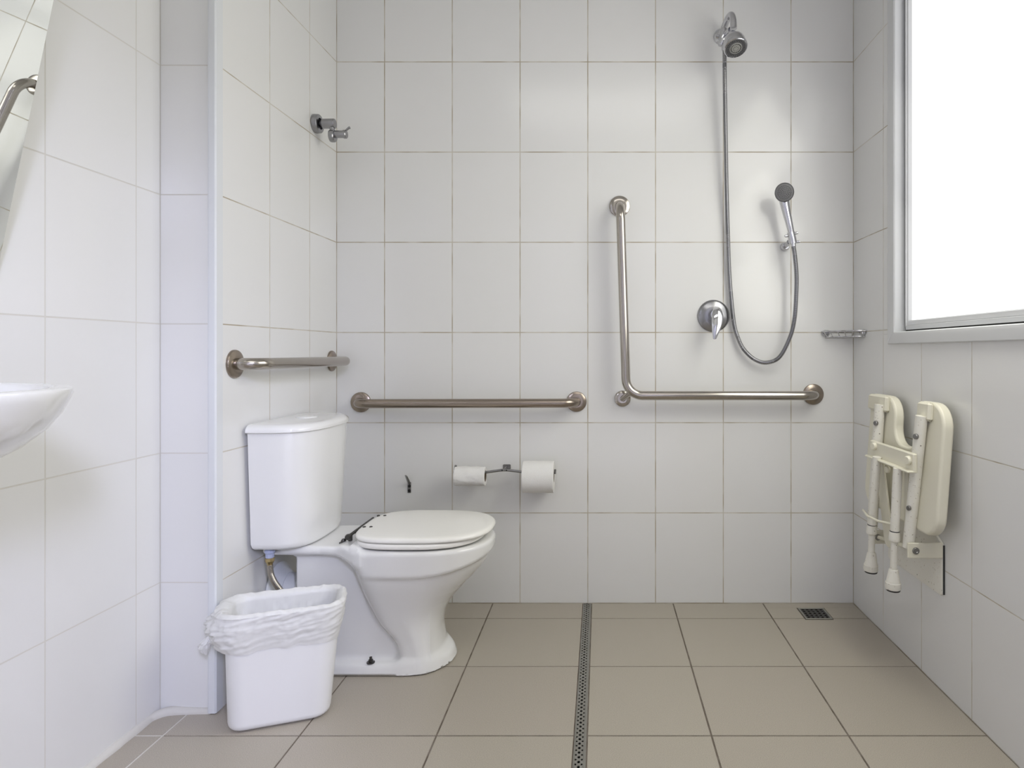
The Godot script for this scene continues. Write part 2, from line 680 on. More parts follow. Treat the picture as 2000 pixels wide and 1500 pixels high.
	tiles(fl, "floor_tile", "floor_tile", Vector3.ZERO, Vector3.RIGHT, Vector3.FORWARD, [-0.0315, 0.2695, 0.601, WR], ds, 0.004, 0.008, 0.0012, [Rect2(0.712, 2.203, 0.1, 0.102)], 0.0003)
	# paler joints in the left corner of the floor
	b = MB.new()
	b.box(V(-1.0598, -0.004, -1.64), V(-1.0562, -0.0005, 0.3), 0.0002)
	b.box(V(-1.17, -0.004, -1.5384), V(-1.0598, -0.0005, -1.5348), 0.0002)
	part(fl, "grout_line", b, M.white_grout)
	# white corner strip on the bay's outer corner
	b = MB.new()
	b.prism(PackedVector2Array([Vector2(-1.004, 1.637), Vector2(-1.004, 1.626), Vector2(-0.9985, 1.624), Vector2(-0.9855, 1.624), Vector2(-0.982, 1.6275), Vector2(-0.982, 1.654), Vector2(-0.986, 1.654), Vector2(-0.986, 1.637)]), 0.003, H, 0.0004, Transform3D(Basis(Vector3.RIGHT, Vector3.FORWARD, Vector3.UP), Vector3.ZERO), 1, 25.0)
	struct("trim_1", b, M.pvc)
	# bead of grout along the foot of the left wall, rounded in the corner
	var path := bent([V(-1.1635, 0.0, 0.3), V(-1.137, 0.0, -1.635), V(-1.0, -0.002, -1.641)], 0.05, 12)
	var fine := PackedVector3Array()
	var rad := []
	var nz := FastNoiseLite.new()
	nz.seed = 5
	nz.frequency = 14.0
	for i in path.size() - 1:
		var k := maxi(1, int(path[i].distance_to(path[i + 1]) / 0.02))
		for j in k:
			fine.append(path[i].lerp(path[i + 1], float(j) / k))
	fine.append(path[path.size() - 1])
	for p in fine:
		rad.append(0.0145 + 0.003 * nz.get_noise_3dv(p))
	b = MB.new()
	b.tube(fine, rad, 14, 1.0, Vector3.UP)
	struct("trim_2", b, M.white_grout)
	window()
	door()

func right_tiles(wall: Node3D, rows: Array, opening: Rect2) -> void:
	# the wall looks along -x, so u runs towards the camera
	var us := [-DB]
	var d := 2.1016
	while d > -0.42:
		us.append(-d)
		d -= 0.2503
	us.append(REAR)
	var hole := Rect2(opening.position.x - DB, opening.position.y, opening.size.x, opening.size.y)
	tiles(wall, "tile", "glazed_tile", V(WR, 0, 0), Vector3.BACK, Vector3.UP, us, rows, 0.003, 0.006, 0.0003, [hole])

func window() -> void:
	var w := Node3D.new()
	w.name = "window_1"
	w.set_meta("kind", "structure")
	add_child(w)
	var inn := WIN_IN
	var out := Rect2(inn.position.x - 0.05, inn.position.y - 0.038, inn.size.x + 0.1, inn.size.y + 0.076)
	mitred(w, "casing", inn, out, [Vector2(0, -0.015), Vector2(0.05, -0.03), Vector2(1.0, -0.001), Vector2(1.0, 0.007), Vector2(0.93, 0.0105), Vector2(0.3, 0.0125), Vector2(0.06, 0.0115), Vector2(0.0, 0.008)], M.aluminium)
	# black gasket between casing and sash, then the sash
	var s0 := Rect2(inn.position.x + 0.011, inn.position.y + 0.006, inn.size.x - 0.022, inn.size.y - 0.012)
	var s1 := Rect2(inn.position.x + 0.0195, inn.position.y + 0.036, inn.size.x - 0.039, inn.size.y - 0.072)
	mitred(w, "gasket", s0, inn, [Vector2(-0.2, -0.036), Vector2(1.2, -0.036), Vector2(1.2, -0.028), Vector2(-0.2, -0.028)], M.gasket)
	mitred(w, "sash", s1, s0, [Vector2(0, -0.05), Vector2(1, -0.05), Vector2(1, -0.021), Vector2(0.62, -0.018), Vector2(0.56, -0.0235), Vector2(0.5, -0.0225), Vector2(0.1, -0.0245), Vector2(0.0, -0.029)], M.aluminium)
	var g := MB.new()
	g.box(V(WR + 0.036, s1.position.y - 0.005, -s1.end.x - 0.005), V(WR + 0.041, s1.end.y + 0.005, -s1.position.x + 0.005), 0.0005)
	var p := part(w, "pane", g, M.window_glow)
	p.position = Vector3.ZERO

func door() -> void:  # unseen door frame whose edges cut the hall light
	var w := Node3D.new()
	w.name = "door_1"
	w.set_meta("kind", "structure")
	add_child(w)
	var m := MB.new()
	m.box(V(-0.66, 0.0, REAR - 0.012), V(-0.62, 2.01, REAR + 0.11), 0.002)
	m.box(V(0.57, 0.0, REAR - 0.012), V(0.61, 2.01, REAR + 0.11), 0.002)
	m.box(V(-0.62, 1.97, REAR - 0.012), V(0.57, 2.01, REAR + 0.11), 0.002)
	part(w, "frame", m, M.pvc)
	for q in [["window_2", 1.45, 1.92, M.unseen_window_glow]]:  # unseen hall window, placed to light the lower left
		w = Node3D.new()
		w.name = q[0]
		w.set_meta("kind", "structure")
		add_child(w)
		var x0: float = q[1]
		var x1: float = q[2]
		m = MB.new()
		m.box(V(x0 - 0.01, 2.19, 2.70), V(x0 + 0.02, 3.11, 2.75), 0.002)
		m.box(V(x1 - 0.02, 2.19, 2.70), V(x1 + 0.01, 3.11, 2.75), 0.002)
		m.box(V(x0 + 0.02, 2.19, 2.70), V(x1 - 0.02, 2.22, 2.75), 0.002)
		m.box(V(x0 + 0.02, 3.08, 2.70), V(x1 - 0.02, 3.11, 2.75), 0.002)
		part(w, "frame", m, M.aluminium)
		var g := MB.new()
		g.box(V(x0 + 0.015, 2.215, 2.72), V(x1 - 0.015, 3.085, 2.73), 0.0005)
		part(w, "pane", g, q[3])

# ------------------------------------------------------------------ toilet
var lut := {}

func look(name: String, y: float) -> float:
	var a: Array = lut[name]
	if y <= a[0].x:
		return a[0].y
	for i in a.size() - 1:
		if y <= a[i + 1].x:
			var t: float = (y - a[i].x) / (a[i + 1].x - a[i].x)
			var p0: float = a[maxi(i - 1, 0)].y
			var p3: float = a[mini(i + 2, a.size() - 1)].y
			return cubic_interpolate(a[i].y, a[i + 1].y, p0, p3, t)
	return a[a.size() - 1].y

func smin(a: float, b: float, k: float) -> float:
	var h := maxf(k - absf(a - b), 0.0) / k
	return minf(a, b) - h * h * k * 0.25

func smax(a: float, b: float, k: float) -> float:
	return -smin(-a, -b, k)

func egg(x: float, q: float, xb: float, xm: float, xf: float, w: float, nf: float, nb: float) -> float:
	var a := xf - xm if x > xm else xm - xb
	var n := nf if x > xm else nb
	var v := pow(pow(absf(x - xm) / a, n) + pow(q / w, n), 1.0 / n)
	return (v - 1.0) * minf(a, w)

var rows_lut := []   # per height: front, back, width

func bowl_field(x: float, y: float, z: float) -> float:
	var q := absf(z + 1.935)
	var fi := clampf(y / 0.4, 0.0, 0.9999) * 200.0
	var i := int(fi)
	var r0: Vector3 = rows_lut[i]
	var r1: Vector3 = rows_lut[i + 1]
	var r := r0.lerp(r1, fi - i)
	# front column
	var col := egg(x, q, r.y - 0.012, r.y + (r.x - r.y) * 0.42, r.x, r.z, 2.2, 5.0)
	col = smax(col, y - 0.36, 0.01)
	# rim band with its sloping lower edge
	var yb := 0.293 + 0.9 * pow(maxf(0.0, x + 0.56), 2.2) + 70.0 * pow(maxf(0.0, -0.668 - x), 2.0)
	var rim := egg(x, q, -0.735, -0.53, -0.3205, 0.1735, 2.3, 3.0)
	rim = smax(rim + (0.371 - y) * 0.06, maxf(y - 0.371, yb - y), 0.014)
	var d := smin(col, rim, 0.012)
	# shelf that carries the cistern
	var shelf := smax(maxf(absf(x + 0.83) - 0.135, q - 0.118 - 0.18 * maxf(0.0, x + 0.80)), maxf(y - 0.371, 0.344 - y), 0.014)
	d = smin(d, shelf, 0.05)
	# recessed rear body
	var body := smax(maxf(maxf(-0.878 - x, x + 0.5), q - 0.082 - 0.06 * maxf(0.0, -0.55 - x)), y - 0.355, 0.012)
	d = smin(d, body, 0.014)
	var web := maxf(maxf(maxf(-0.935 - x, x + 0.86), q - 0.02), maxf(y - 0.35, 0.30 - 0.7 * minf(0.0, x + 0.878) - y))
	d = smin(d, web, 0.01)
	# foot
	var foot := egg(x, q, -0.9, -0.62, -0.437, 0.124, 2.4, 6.0)
	foot = smax(foot + maxf(0.0, y) * 0.25, y - 0.034, 0.014)
	d = smin(d, foot, 0.02)
	return maxf(d, 0.0012 - y)

func surface_net(f: Callable, lo: Vector3, hi: Vector3, h: float, m: MB) -> void:
	var nx := int((hi.x - lo.x) / h) + 2
	var ny := int((hi.y - lo.y) / h) + 2
	var nz := int((hi.z - lo.z) / h) + 2
	var val := PackedFloat32Array()
	val.resize(nx * ny * nz)
	for k in nz:
		for j in ny:
			for i in nx:
				val[(k * ny + j) * nx + i] = f.call(lo.x + i * h, lo.y + j * h, lo.z + k * h)
	var cell := {}
	var pos := PackedVector3Array()
	var nor := PackedVector3Array()
	var ed := [[0, 1], [2, 3], [4, 5], [6, 7], [0, 2], [1, 3], [4, 6], [5, 7], [0, 4], [1, 5], [2, 6], [3, 7]]
	for k in nz - 1:
		for j in ny - 1:
			for i in nx - 1:
				var b := (k * ny + j) * nx + i
				var inside := int(val[b] < 0) + int(val[b + 1] < 0) + int(val[b + nx] < 0) + int(val[b + nx + 1] < 0)
				var b2 := b + nx * ny
				inside += int(val[b2] < 0) + int(val[b2 + 1] < 0) + int(val[b2 + nx] < 0) + int(val[b2 + nx + 1] < 0)
				if inside == 0 or inside == 8:
					continue
				var c := [val[b], val[b + 1], val[b + nx], val[b + nx + 1], val[b2], val[b2 + 1], val[b2 + nx], val[b2 + nx + 1]]
				var s := Vector3.ZERO
				var n := 0
				for e in ed:
					var v0: float = c[e[0]]
					var v1: float = c[e[1]]
					if (v0 < 0) != (v1 < 0):
						var t := v0 / (v0 - v1)
						var p0 := Vector3(e[0] & 1, (e[0] >> 1) & 1, e[0] >> 2)
						var p1 := Vector3(e[1] & 1, (e[1] >> 1) & 1, e[1] >> 2)
						s += p0.lerp(p1, t)
						n += 1
				var p := lo + (Vector3(i, j, k) + s / n) * h
				# pull the vertex onto the surface along the gradient
				var g := Vector3.ZERO
				for it in 2:
					var e := 0.0015
					g = Vector3(f.call(p.x + e, p.y, p.z) - f.call(p.x - e, p.y, p.z), f.call(p.x, p.y + e, p.z) - f.call(p.x, p.y - e, p.z), f.call(p.x, p.y, p.z + e) - f.call(p.x, p.y, p.z - e)) / (2 * e)
					if it == 0:
						var d: float = f.call(p.x, p.y, p.z)
						p -= g * clampf(d / maxf(g.length_squared(), 0.05), -h * 0.5, h * 0.5)
				cell[b] = pos.size()
				pos.append(p)
				nor.append(g.normalized())
	var verts := PackedVector3Array()
	var norms := PackedVector3Array()
	var sx := 1
	var sy := nx
	var sz := nx * ny
	for b in cell:
		# the three edges that leave this cell's lowest corner
		for ax in 3:
			var step: int = [sx, sy, sz][ax]
			var u: int = [sy, sz, sx][ax]
			var w: int = [sz, sx, sy][ax]
			var a0: float = val[b]
			var a1: float = val[b + step]
			if (a0 < 0) == (a1 < 0):
				continue
			if not (cell.has(b - u) and cell.has(b - w) and cell.has(b - u - w)):
				continue
			var q := [cell[b], cell[b - u], cell[b - u - w], cell[b - w]]
			if a0 < 0:
				q = [q[0], q[3], q[2], q[1]]
			for t in [0, 1, 2, 0, 2, 3]:
				verts.append(pos[q[t]])
				norms.append(nor[q[t]])
	m.raw(verts, norms)

func toilet() -> void:
	lut = {
		"front": [Vector2(0.0, -0.46), Vector2(0.035, -0.470), Vector2(0.075, -0.4785), Vector2(0.11, -0.479), Vector2(0.15, -0.469), Vector2(0.19, -0.446), Vector2(0.225, -0.414), Vector2(0.27, -0.371), Vector2(0.31, -0.341), Vector2(0.38, -0.333)],
		"back": [Vector2(0.0, -0.575), Vector2(0.06, -0.578), Vector2(0.09, -0.590), Vector2(0.14, -0.632), Vector2(0.2, -0.662), Vector2(0.26, -0.683), Vector2(0.33, -0.702), Vector2(0.38, -0.71)],
		"width": [Vector2(0.0, 0.113), Vector2(0.05, 0.108), Vector2(0.1, 0.109), Vector2(0.16, 0.118), Vector2(0.22, 0.135), Vector2(0.28, 0.154), Vector2(0.33, 0.162), Vector2(0.38, 0.165)]}
	for i in 202:
		var y := i * 0.4 / 200.0
		rows_lut.append(V(look("front", y), look("back", y), look("width", y)))
	var t := thing("toilet", "white close-coupled ceramic toilet with closed lid standing on the floor in the left bay", "toilet", V(-0.65, 0.0, -1.935))
	var m := MB.new()
	surface_net(bowl_field, V(-0.985, -0.006, -2.125), V(-0.305, 0.385, -1.745), 0.0068, m)
	var bowl := part(t, "bowl", m, M.ceramic)
	# floor bolt on the foot
	m = MB.new()
	m.lathe([Vector2(0, 0.0), Vector2(0.0115, 0.0), Vector2(0.0115, 0.0025), Vector2(0.0065, 0.0035), Vector2(0.0065, 0.009), Vector2(0.0038, 0.010), Vector2(0.0038, 0.0165), Vector2(0, 0.0175)], Transform3D(Basis(), V(-0.660, 0.0335, -1.829)), 16)
	part(bowl, "bolt", m, M.dark_steel, "dark floor bolt")
	# cistern: bow-fronted, tapering downwards, hung just off the wall
	m = MB.new()
	var rings := []
	var cz := -1.95
	for s in [[0.372, 0.9], [0.375, 0.955], [0.381, 0.985], [0.392, 1.0], [0.55, 1.0], [0.704, 1.0]]:
		var y: float = s[0]
		var f := (y - 0.372) / 0.33
		var half: float = lerpf(0.183, 0.2005, f) * s[1]
		var dep: float = lerpf(0.150, 0.166, f) - (1.0 - s[1]) * 0.25
		rings.append(cistern_ring(-0.971 + (1.0 - s[1]) * 0.15, cz, half, dep, y, 0.018))
	m.loft(rings, true, true, 50.0)
	var cis := part(t, "cistern", m, M.ceramic)
	m = MB.new()
	rings = []
	for s in [[0.7035, -0.006], [0.704, 0.006], [0.7055, 0.0085], [0.712, 0.0085], [0.7175, 0.006], [0.7225, 0.0], [0.726, -0.008], [0.7275, -0.02], [0.728, -0.05]]:
		rings.append(cistern_ring(-0.973, cz, 0.2 + s[1], 0.166 + s[1], s[0], 0.02))
	m.loft(rings, true, true, 50.0)
	var lid := part(cis, "cistern_lid", m, M.ceramic)
	m = MB.new()
	m.lathe([Vector2(0.031, 0.726), Vector2(0.031, 0.7292), Vector2(0.0295, 0.7302), Vector2(0.027, 0.7297), Vector2(0.0245, 0.7312), Vector2(0.012, 0.7325), Vector2(0, 0.7328)], Transform3D(Basis(), V(-0.9, 0, cz)), 32)
	part(t, "flush_button", m, M.ceramic)
	# seat and lid
	m = MB.new()
	slabring(m, [[0.3755, 0.006], [0.3765, 0.0025], [0.379, 0.0005], [0.3835, 0.0], [0.388, 0.001], [0.3905, 0.004], [0.3915, 0.009]], -0.712, -0.53, -0.345, 0.169)
	part(t, "seat", m, M.seat_plastic)
	m = MB.new()
	slabring(m, [[0.3925, 0.006], [0.3932, 0.0025], [0.3955, 0.0005], [0.3985, 0.0], [0.4025, 0.0012], [0.4058, 0.0045], [0.4075, 0.010], [0.4085, 0.022], [0.409, 0.06]], -0.716, -0.525, -0.3225, 0.168)
	var sl := part(t, "seat_lid", m, M.seat_plastic)
	for p in [[-0.703, -2.016], [-0.683, -2.016], [-0.7, -1.886], [-0.68, -1.886]]:
		m = MB.new()
		m.lathe([Vector2(0, 0.405), Vector2(0.005, 0.405), Vector2(0.005, 0.4096), Vector2(0.0035, 0.4106), Vector2(0, 0.4107)], Transform3D(Basis(), V(p[0], 0, p[1])), 12)
		part(sl, "screw", m, M.dark_steel, "grey screw head")
	# hinge: rod with end knob and two feet
	m = MB.new()
	m.tube(PackedVector3Array([V(-0.727, 0.395, -1.835), V(-0.727, 0.395, -2.035)]), 0.0045, 12)
	m.lathe([Vector2(0, 0), Vector2(0.008, 0.001), Vector2(0.009, 0.006), Vector2(0.007, 0.012), Vector2(0, 0.013)], aim(V(-0.727, 0.394, -1.838), V(0, 0, 1)), 16)
	for z in [-1.85, -1.995]:
		m.box(V(-0.757, 0.3715, z - 0.009), V(-0.722, 0.3755, z + 0.009), 0.001)
		m.lathe([Vector2(0, 0.371), Vector2(0.007, 0.371), Vector2(0.007, 0.38), Vector2(0.004, 0.384), Vector2(0, 0.384)], Transform3D(Basis(), V(-0.747, 0, z)), 12)
		m.box(V(-0.7315, 0.374, z - 0.006), V(-0.7225, 0.396, z + 0.006), 0.001)
	for z in [-1.885, -2.016]:
		m.box(V(-0.727, 0.391, z - 0.008), V(-0.7, 0.394, z + 0.008), 0.001)
	part(t, "hinge", m, M.dark_steel, "dark metal hinge rod")
	# supply hose from the wall to the cistern
	var at := V(-0.905, 0.2, -1.86)
	var h := thing("supply_hose", "braided metal water hose under the left end of the toilet cistern", "hose", at)
	m = MB.new()
	var pth := spline([V(-0.9355, 0.325, -1.80), V(-0.933, 0.30, -1.80), V(-0.922, 0.275, -1.80), V(-0.906, 0.25, -1.803), V(-0.889, 0.215, -1.81), V(-0.882, 0.17, -1.82), V(-0.895, 0.135, -1.835), V(-0.93, 0.12, -1.845), V(-0.976, 0.12, -1.85)], 0.003)
	var rad := []
	for i in pth.size():
		rad.append(0.0080 + 0.0005 * (i % 2))
	m.tube(pth, rad, 12)
	part(h, "hose", m, M.steel)
	m = MB.new()
	m.lathe([Vector2(0, 0.315), Vector2(0.0072, 0.315), Vector2(0.0078, 0.322), Vector2(0.0072, 0.326), Vector2(0.0095, 0.331), Vector2(0.0125, 0.336), Vector2(0.0125, 0.345), Vector2(0.009, 0.347), Vector2(0, 0.347)], Transform3D(Basis(), V(-0.9355, 0, -1.80)), 12, 20.0)
	part(h, "nut", m, M.brass, "brass coupling nut")
	m = MB.new()
	m.lathe([Vector2(0, 0.346), Vector2(0.0115, 0.346), Vector2(0.0115, 0.358), Vector2(0.014, 0.36), Vector2(0.014, 0.366), Vector2(0.009, 0.373), Vector2(0, 0.373)], Transform3D(Basis(), V(-0.9355, 0, -1.80)), 12, 20.0)
	part(h, "collar", m, M.blue_plastic, "pale blue plastic collar")
	# waste elbow behind the pan
	m = MB.new()
	m.tube(PackedVector3Array([V(-0.882, 0.205, -1.935), V(-0.976, 0.205, -1.935)]), 0.05, 28)
	m.tube(PackedVector3Array([V(-0.880, 0.205, -1.935), V(-0.884, 0.205, -1.935), V(-0.905, 0.205, -1.935), V(-0.908, 0.205, -1.935)]), [0.055, 0.058, 0.058, 0.055], 28)
	m.tube(PackedVector3Array([V(-0.945, 0.205, -1.935), V(-0.962, 0.205, -1.935), V(-0.9775, 0.205, -1.935)]), [0.053, 0.064, 0.082], 28)
	single("waste_pipe", "white plastic waste pipe between toilet pan and tiled left wall", "pipe", V(-0.977, 0.205, -1.935), m, M.pvc)

func cistern_ring(xw: float, cz: float, half: float, dep: float, y: float, r: float) -> PackedVector3Array:
	# straight back along the wall, square ends with rounded corners, bowed front; the near corner is the boxier one
	var q := PackedVector3Array()
	var n := 72
	for k in n + 1:
		var th := -PI / 2 + PI * k / n
		var p := 4.4 if th < 0 else 3.0
		var t := signf(th) * pow(absf(sin(th)), 2.0 / p)
		var bow := 1.0 - 0.13 * t * t if t > 0 else 1.0 - 0.07 * t * t
		q.append(V(xw + dep * bow * pow(maxf(cos(th), 0.0), 2.0 / p), y, cz - half * t))
	q.append(V(xw, y, cz - half + 0.0))
	q.append(V(xw, y, cz - half * 0.5))
	q.append(V(xw, y, cz))
	q.append(V(xw, y, cz + half * 0.5))
	return q

func slabring(m: MB, sec: Array, xb: float, xm: float, xf: float, w: float) -> void:
	var rings := []
	for s in sec:
		var q := PackedVector3Array()
		var i: float = s[1]
		for k in 96:
			var t := TAU * k / 96
			var c := cos(t)
			var n := 2.5 if c > 0 else 3.6
			var a := (xf - xm if c > 0 else xm - xb) - i
			q.append(V(xm + a * signf(c) * pow(absf(c), 2.0 / n), s[0], -1.935 + (w - i) * signf(sin(t)) * pow(absf(sin(t)), 2.0 / n)))
		rings.append(q)
	m.loft(rings, true, true, 50.0)

# ------------------------------------------------------------------ waste bin and its bag
func bin_point(a: float, b: float, y: float) -> Vector3:
	return V(0.94 * a + 0.342 * b, y, -0.342 * a + 0.94 * b)

func bin_ring(y: float, grow: float, segs := 96) -> PackedVector3Array:
	var f := clampf(y / 0.29, 0.0, 1.05)
	var ha := lerpf(0.1165, 0.1325, f) + grow
	var hb := lerpf(0.058, 0.072, f) + grow
	var ca := lerpf(-0.2105, -0.2, f)
	var cb := lerpf(-1.803, -1.806, f)
	var r := minf(0.042 + grow, hb)
	var q := PackedVector3Array()
	# rounded rectangle, evenly stepped by angle of the outline
	var per := 4 * (ha - r) + 4 * (hb - r) + TAU * r
	for k in segs:
		var s := per * k / segs
		var p := Vector2.ZERO
		var sides := [[Vector2(-ha + r, hb), Vector2(1, 0), 2 * (ha - r)], [Vector2(ha, hb - r), Vector2(0, -1), 2 * (hb - r)], [Vector2(ha - r, -hb), Vector2(-1, 0), 2 * (ha - r)], [Vector2(-ha, -hb + r), Vector2(0, 1), 2 * (hb - r)]]
		var corners := [Vector2(ha - r, hb - r), Vector2(ha - r, -hb + r), Vector2(-ha + r, -hb + r), Vector2(-ha + r, hb - r)]
		for e in 4:
			if s <= sides[e][2]:
				p = sides[e][0] + sides[e][1] * s
				break
			s -= sides[e][2]
			if s <= PI / 2 * r:
				p = corners[e] + Vector2(0, 1).rotated(-PI / 2 * e - s / r) * r
				break
			s -= PI / 2 * r
		q.append(bin_point(ca + p.x, cb + p.y, y))
	return q

func bin() -> void:
	var at := bin_point(-0.2105, -1.803, 0.0)
	var m := MB.new()
	var rings := []
	for s in [[0.001, -0.02], [0.002, -0.013], [0.0055, -0.0055], [0.011, -0.0015], [0.019, 0.0], [0.15, 0.0], [0.283, 0.0], [0.283, 0.004], [0.287, 0.0052], [0.2905, 0.004], [0.291, 0.0015], [0.288, -0.002], [0.1, -0.0025], [0.012, -0.0045], [0.008, -0.02]]:
		rings.append(bin_ring(s[0], s[1]))
	m.loft(rings, true, true, 40.0)
	var b := thing("waste_bin", "white plastic waste bin standing on the floor before the toilet", "bin", at)
	part(b, "bin_body", m, M.bin_plastic)
	# bag folded over the rim
	var nz := FastNoiseLite.new()
	nz.seed = 12
	nz.frequency = 1.0
	nz.fractal_octaves = 2
	rings = []
	var segs := 240
	var rows := []
	for i in 26:
		rows.append([0, lerpf(0.198, 0.288, i / 25.0)])
	for i in 6:
		rows.append([1, i / 6.0])
	for i in 22:
		rows.append([2, lerpf(0.288, 0.07, i / 21.0)])
	for rw in rows:
		var kind: int = rw[0]
		var q := PackedVector3Array()
		var y: float = rw[1] if kind != 1 else 0.288 + 0.007 * sin(PI * rw[1])
		var grow: float = lerpf(0.0018, 0.008, clampf((y - 0.198) / 0.05, 0, 1)) if kind == 0 else (lerpf(0.008, -0.0065, rw[1]) if kind == 1 else -0.0075)
		var base := bin_ring(minf(y, 0.3), grow, segs)
		var core := bin_point(-0.2, -1.806, y)
		for k in segs:
			var p := base[k]
			var u := float(k) / segs
			var out := (p - core)
			out.y = 0
			out = out.normalized()
			var nu := Vector2(cos(TAU * u), sin(TAU * u))
			# slanting folds: noise stretched along lines that rise to the right
			var slant := 105.0 * (y - 0.024 * sin(TAU * (u - 0.125)))
			var w := nz.get_noise_3d(nu.x * 1.3, nu.y * 1.3, slant)
			var w2 := nz.get_noise_3d(nu.x * 5.0 + 9.0, nu.y * 5.0, slant * 0.5)
			var left := maxf(0.0, out.dot(V(-0.93, 0, 0.1)))
			var disp := 0.0
			var drop := 0.0
			if kind == 0:
				var t := (y - 0.198) / 0.09
				disp = (0.0046 * w + 0.002 * w2) * (0.25 + 0.75 * t) + 0.0035 * t
				disp += pow(left, 4.0) * 0.052 * sin(PI * clampf(t * 0.85 + 0.12, 0, 1)) * (1 + 0.5 * w2)
				disp = maxf(disp, -0.0055)
				drop = 0.008 * nz.get_noise_2d(nu.x * 1.5, nu.y * 1.5) * (1 - t)
			elif kind == 1:
				disp = 0.003 * (1 - rw[1]) + 0.002 * w2 * (1 - rw[1]) + pow(left, 4.0) * 0.022 * (1 - rw[1])
				drop = 0.003 * w2
			else:
				var t := (0.288 - y) / 0.21
				disp = -(0.004 + 0.012 * t + (0.005 * w2 + 0.003 * w) * minf(1.0, t * 4.0))
				disp = minf(disp, -0.001)
			q.append(p + out * disp + V(0, drop, 0))
		rings.append(q)
	m = MB.new()
	m.loft(rings, false, true, 80.0)
	var bag := thing("bin_liner", "thin white plastic bag lining the waste bin and folded over its rim", "bin bag", at + V(0, 0.07, 0))
	part(bag, "bag", m, M.bag)
	# knotted end that sticks out at the left
	m = MB.new()
	var kc := bin_point(-0.366, -1.785, 0.212)
	rings = []
	for i in 13:
		var t := i / 12.0
		var r := 0.0115 * sin(PI * clampf(t * 0.94 + 0.03, 0, 1)) + 0.0015
		var q := PackedVector3Array()
		for k in 20:
			var a := TAU * k / 20
			var rr := r * (1.0 + 0.5 * nz.get_noise_3d(cos(a) * 2.4, sin(a) * 2.4, t * 3.0))
			q.append(kc + V(-0.012 * sin(t * 2.5) + rr * cos(a), 0.022 - t * 0.046, rr * sin(a)))
		rings.append(q)
	m.loft(rings, true, true, 60.0)
	part(bag, "knot", m, M.bag, "gathered knot of the bag")

# ------------------------------------------------------------------ grab bars
func flange(root: Node3D, at: Vector3, n: Vector3, r: float, m: Material) -> void:
	var b := MB.new()
	b.lathe([Vector2(0, 0.0), Vector2(r, 0.0), Vector2(r * 1.0, 0.0035), Vector2(r * 0.96, 0.0065), Vector2(r * 0.8, 0.0095), Vector2(r * 0.62, 0.0105), Vector2(r * 0.52, 0.0112), Vector2(0, 0.0112)], aim(at, n), 40, 30.0)
	part(root, "flange", b, m)

func grab_bars() -> void:
	var back := V(0, 0, 1)
	# on the back wall behind the toilet
	var t := thing("grab_bar", "horizontal stainless grab bar on the back wall above the two toilet rolls", "grab bar", V(-0.485, 0.742, -DB))
	var m := MB.new()
	m.tube(bent([V(-0.8835, 0.7425, -DB + 0.006), V(-0.8835, 0.7425, -DB + 0.068), V(-0.087, 0.7445, -DB + 0.068), V(-0.087, 0.7445, -DB + 0.006)], 0.05, 14), 0.0163, 24)
	part(t, "bar", m, M.old_steel)
	flange(t, V(-0.8835, 0.7425, -DB), back, 0.0375, M.old_steel)
	flange(t, V(-0.087, 0.7445, -DB), back, 0.0375, M.old_steel)
	# on the bay's left wall above the cistern
	var inw := V(1, 0, SK).normalized()
	var a := V(-0.984, 0.8955, -1.7085)
	var e := V(-0.9747, 0.8955, -2.304)
	t = thing("grab_bar", "short polished grab bar on the tiled left bay wall above the cistern", "grab bar", V(-0.979, 0.8955, -2.0))
	m = MB.new()
	m.tube(bent([a + inw * 0.006, a + inw * 0.068, e + inw * 0.068, e + inw * 0.006], 0.05, 14), 0.0163, 24)
	part(t, "bar", m, M.steel)
	flange(t, a, inw, 0.0385, M.old_steel)
	flange(t, e, inw, 0.0375, M.old_steel)
	# L-shaped bar in the shower
	t = thing("grab_bar", "large L-shaped stainless grab bar on the back wall beside the shower mixer", "grab bar", V(0.08, 0.77, -DB))
	m = MB.new()
	var z := -DB + 0.07
	m.tube(bent([V(0.072, 1.466, -DB + 0.006), V(0.072, 1.466, z), V(0.0945, 0.7715, z), V(0.787, 0.7715, z), V(0.787, 0.7715, -DB + 0.006)], 0.062, 16), 0.0163, 24)
	part(t, "bar", m, M.steel)
	m = MB.new()
	m.tube(PackedVector3Array([V(0.083, 0.756, -DB + 0.004), V(0.083, 0.756, -DB + 0.02), V(0.1165, 0.7885, z - 0.004)]), 0.0105, 16)
	part(t, "strut", m, M.steel)
	flange(t, V(0.072, 1.466, -DB), back, 0.0385, M.steel)
	flange(t, V(0.083, 0.756, -DB), back, 0.030, M.steel)
	flange(t, V(0.787, 0.7715, -DB), back, 0.0385, M.old_steel)

# ------------------------------------------------------------------ shower
func spray_plate(root: Node3D, c: Vector3, n: Vector3, r: float, rings: Array, body: Material, dot: Material) -> void:
	var m := MB.new()
	m.lathe([Vector2(0, -0.003), Vector2(r, -0.003), Vector2(r, 0.0015), Vector2(r * 0.93, 0.003), Vector2(0, 0.0042)], aim(c, n), 36)
	var f := part(root, "spray_plate", m, body)
	m = MB.new()
	var x := aim(c, n)
	for g in rings:
		for k in int(g[1]):
			var a: float = TAU * k / g[1]
			var at: Vector3 = x * V(g[0] * r * cos(a), 0.0028, g[0] * r * sin(a))
			m.lathe([Vector2(0, 0), Vector2(g[2], 0), Vector2(g[2] * 0.7, 0.0022), Vector2(0, 0.0024)], aim(at, n), 6)
	var o := part(f, "nozzles", m, dot)
	o.set_meta("kind", "stuff")

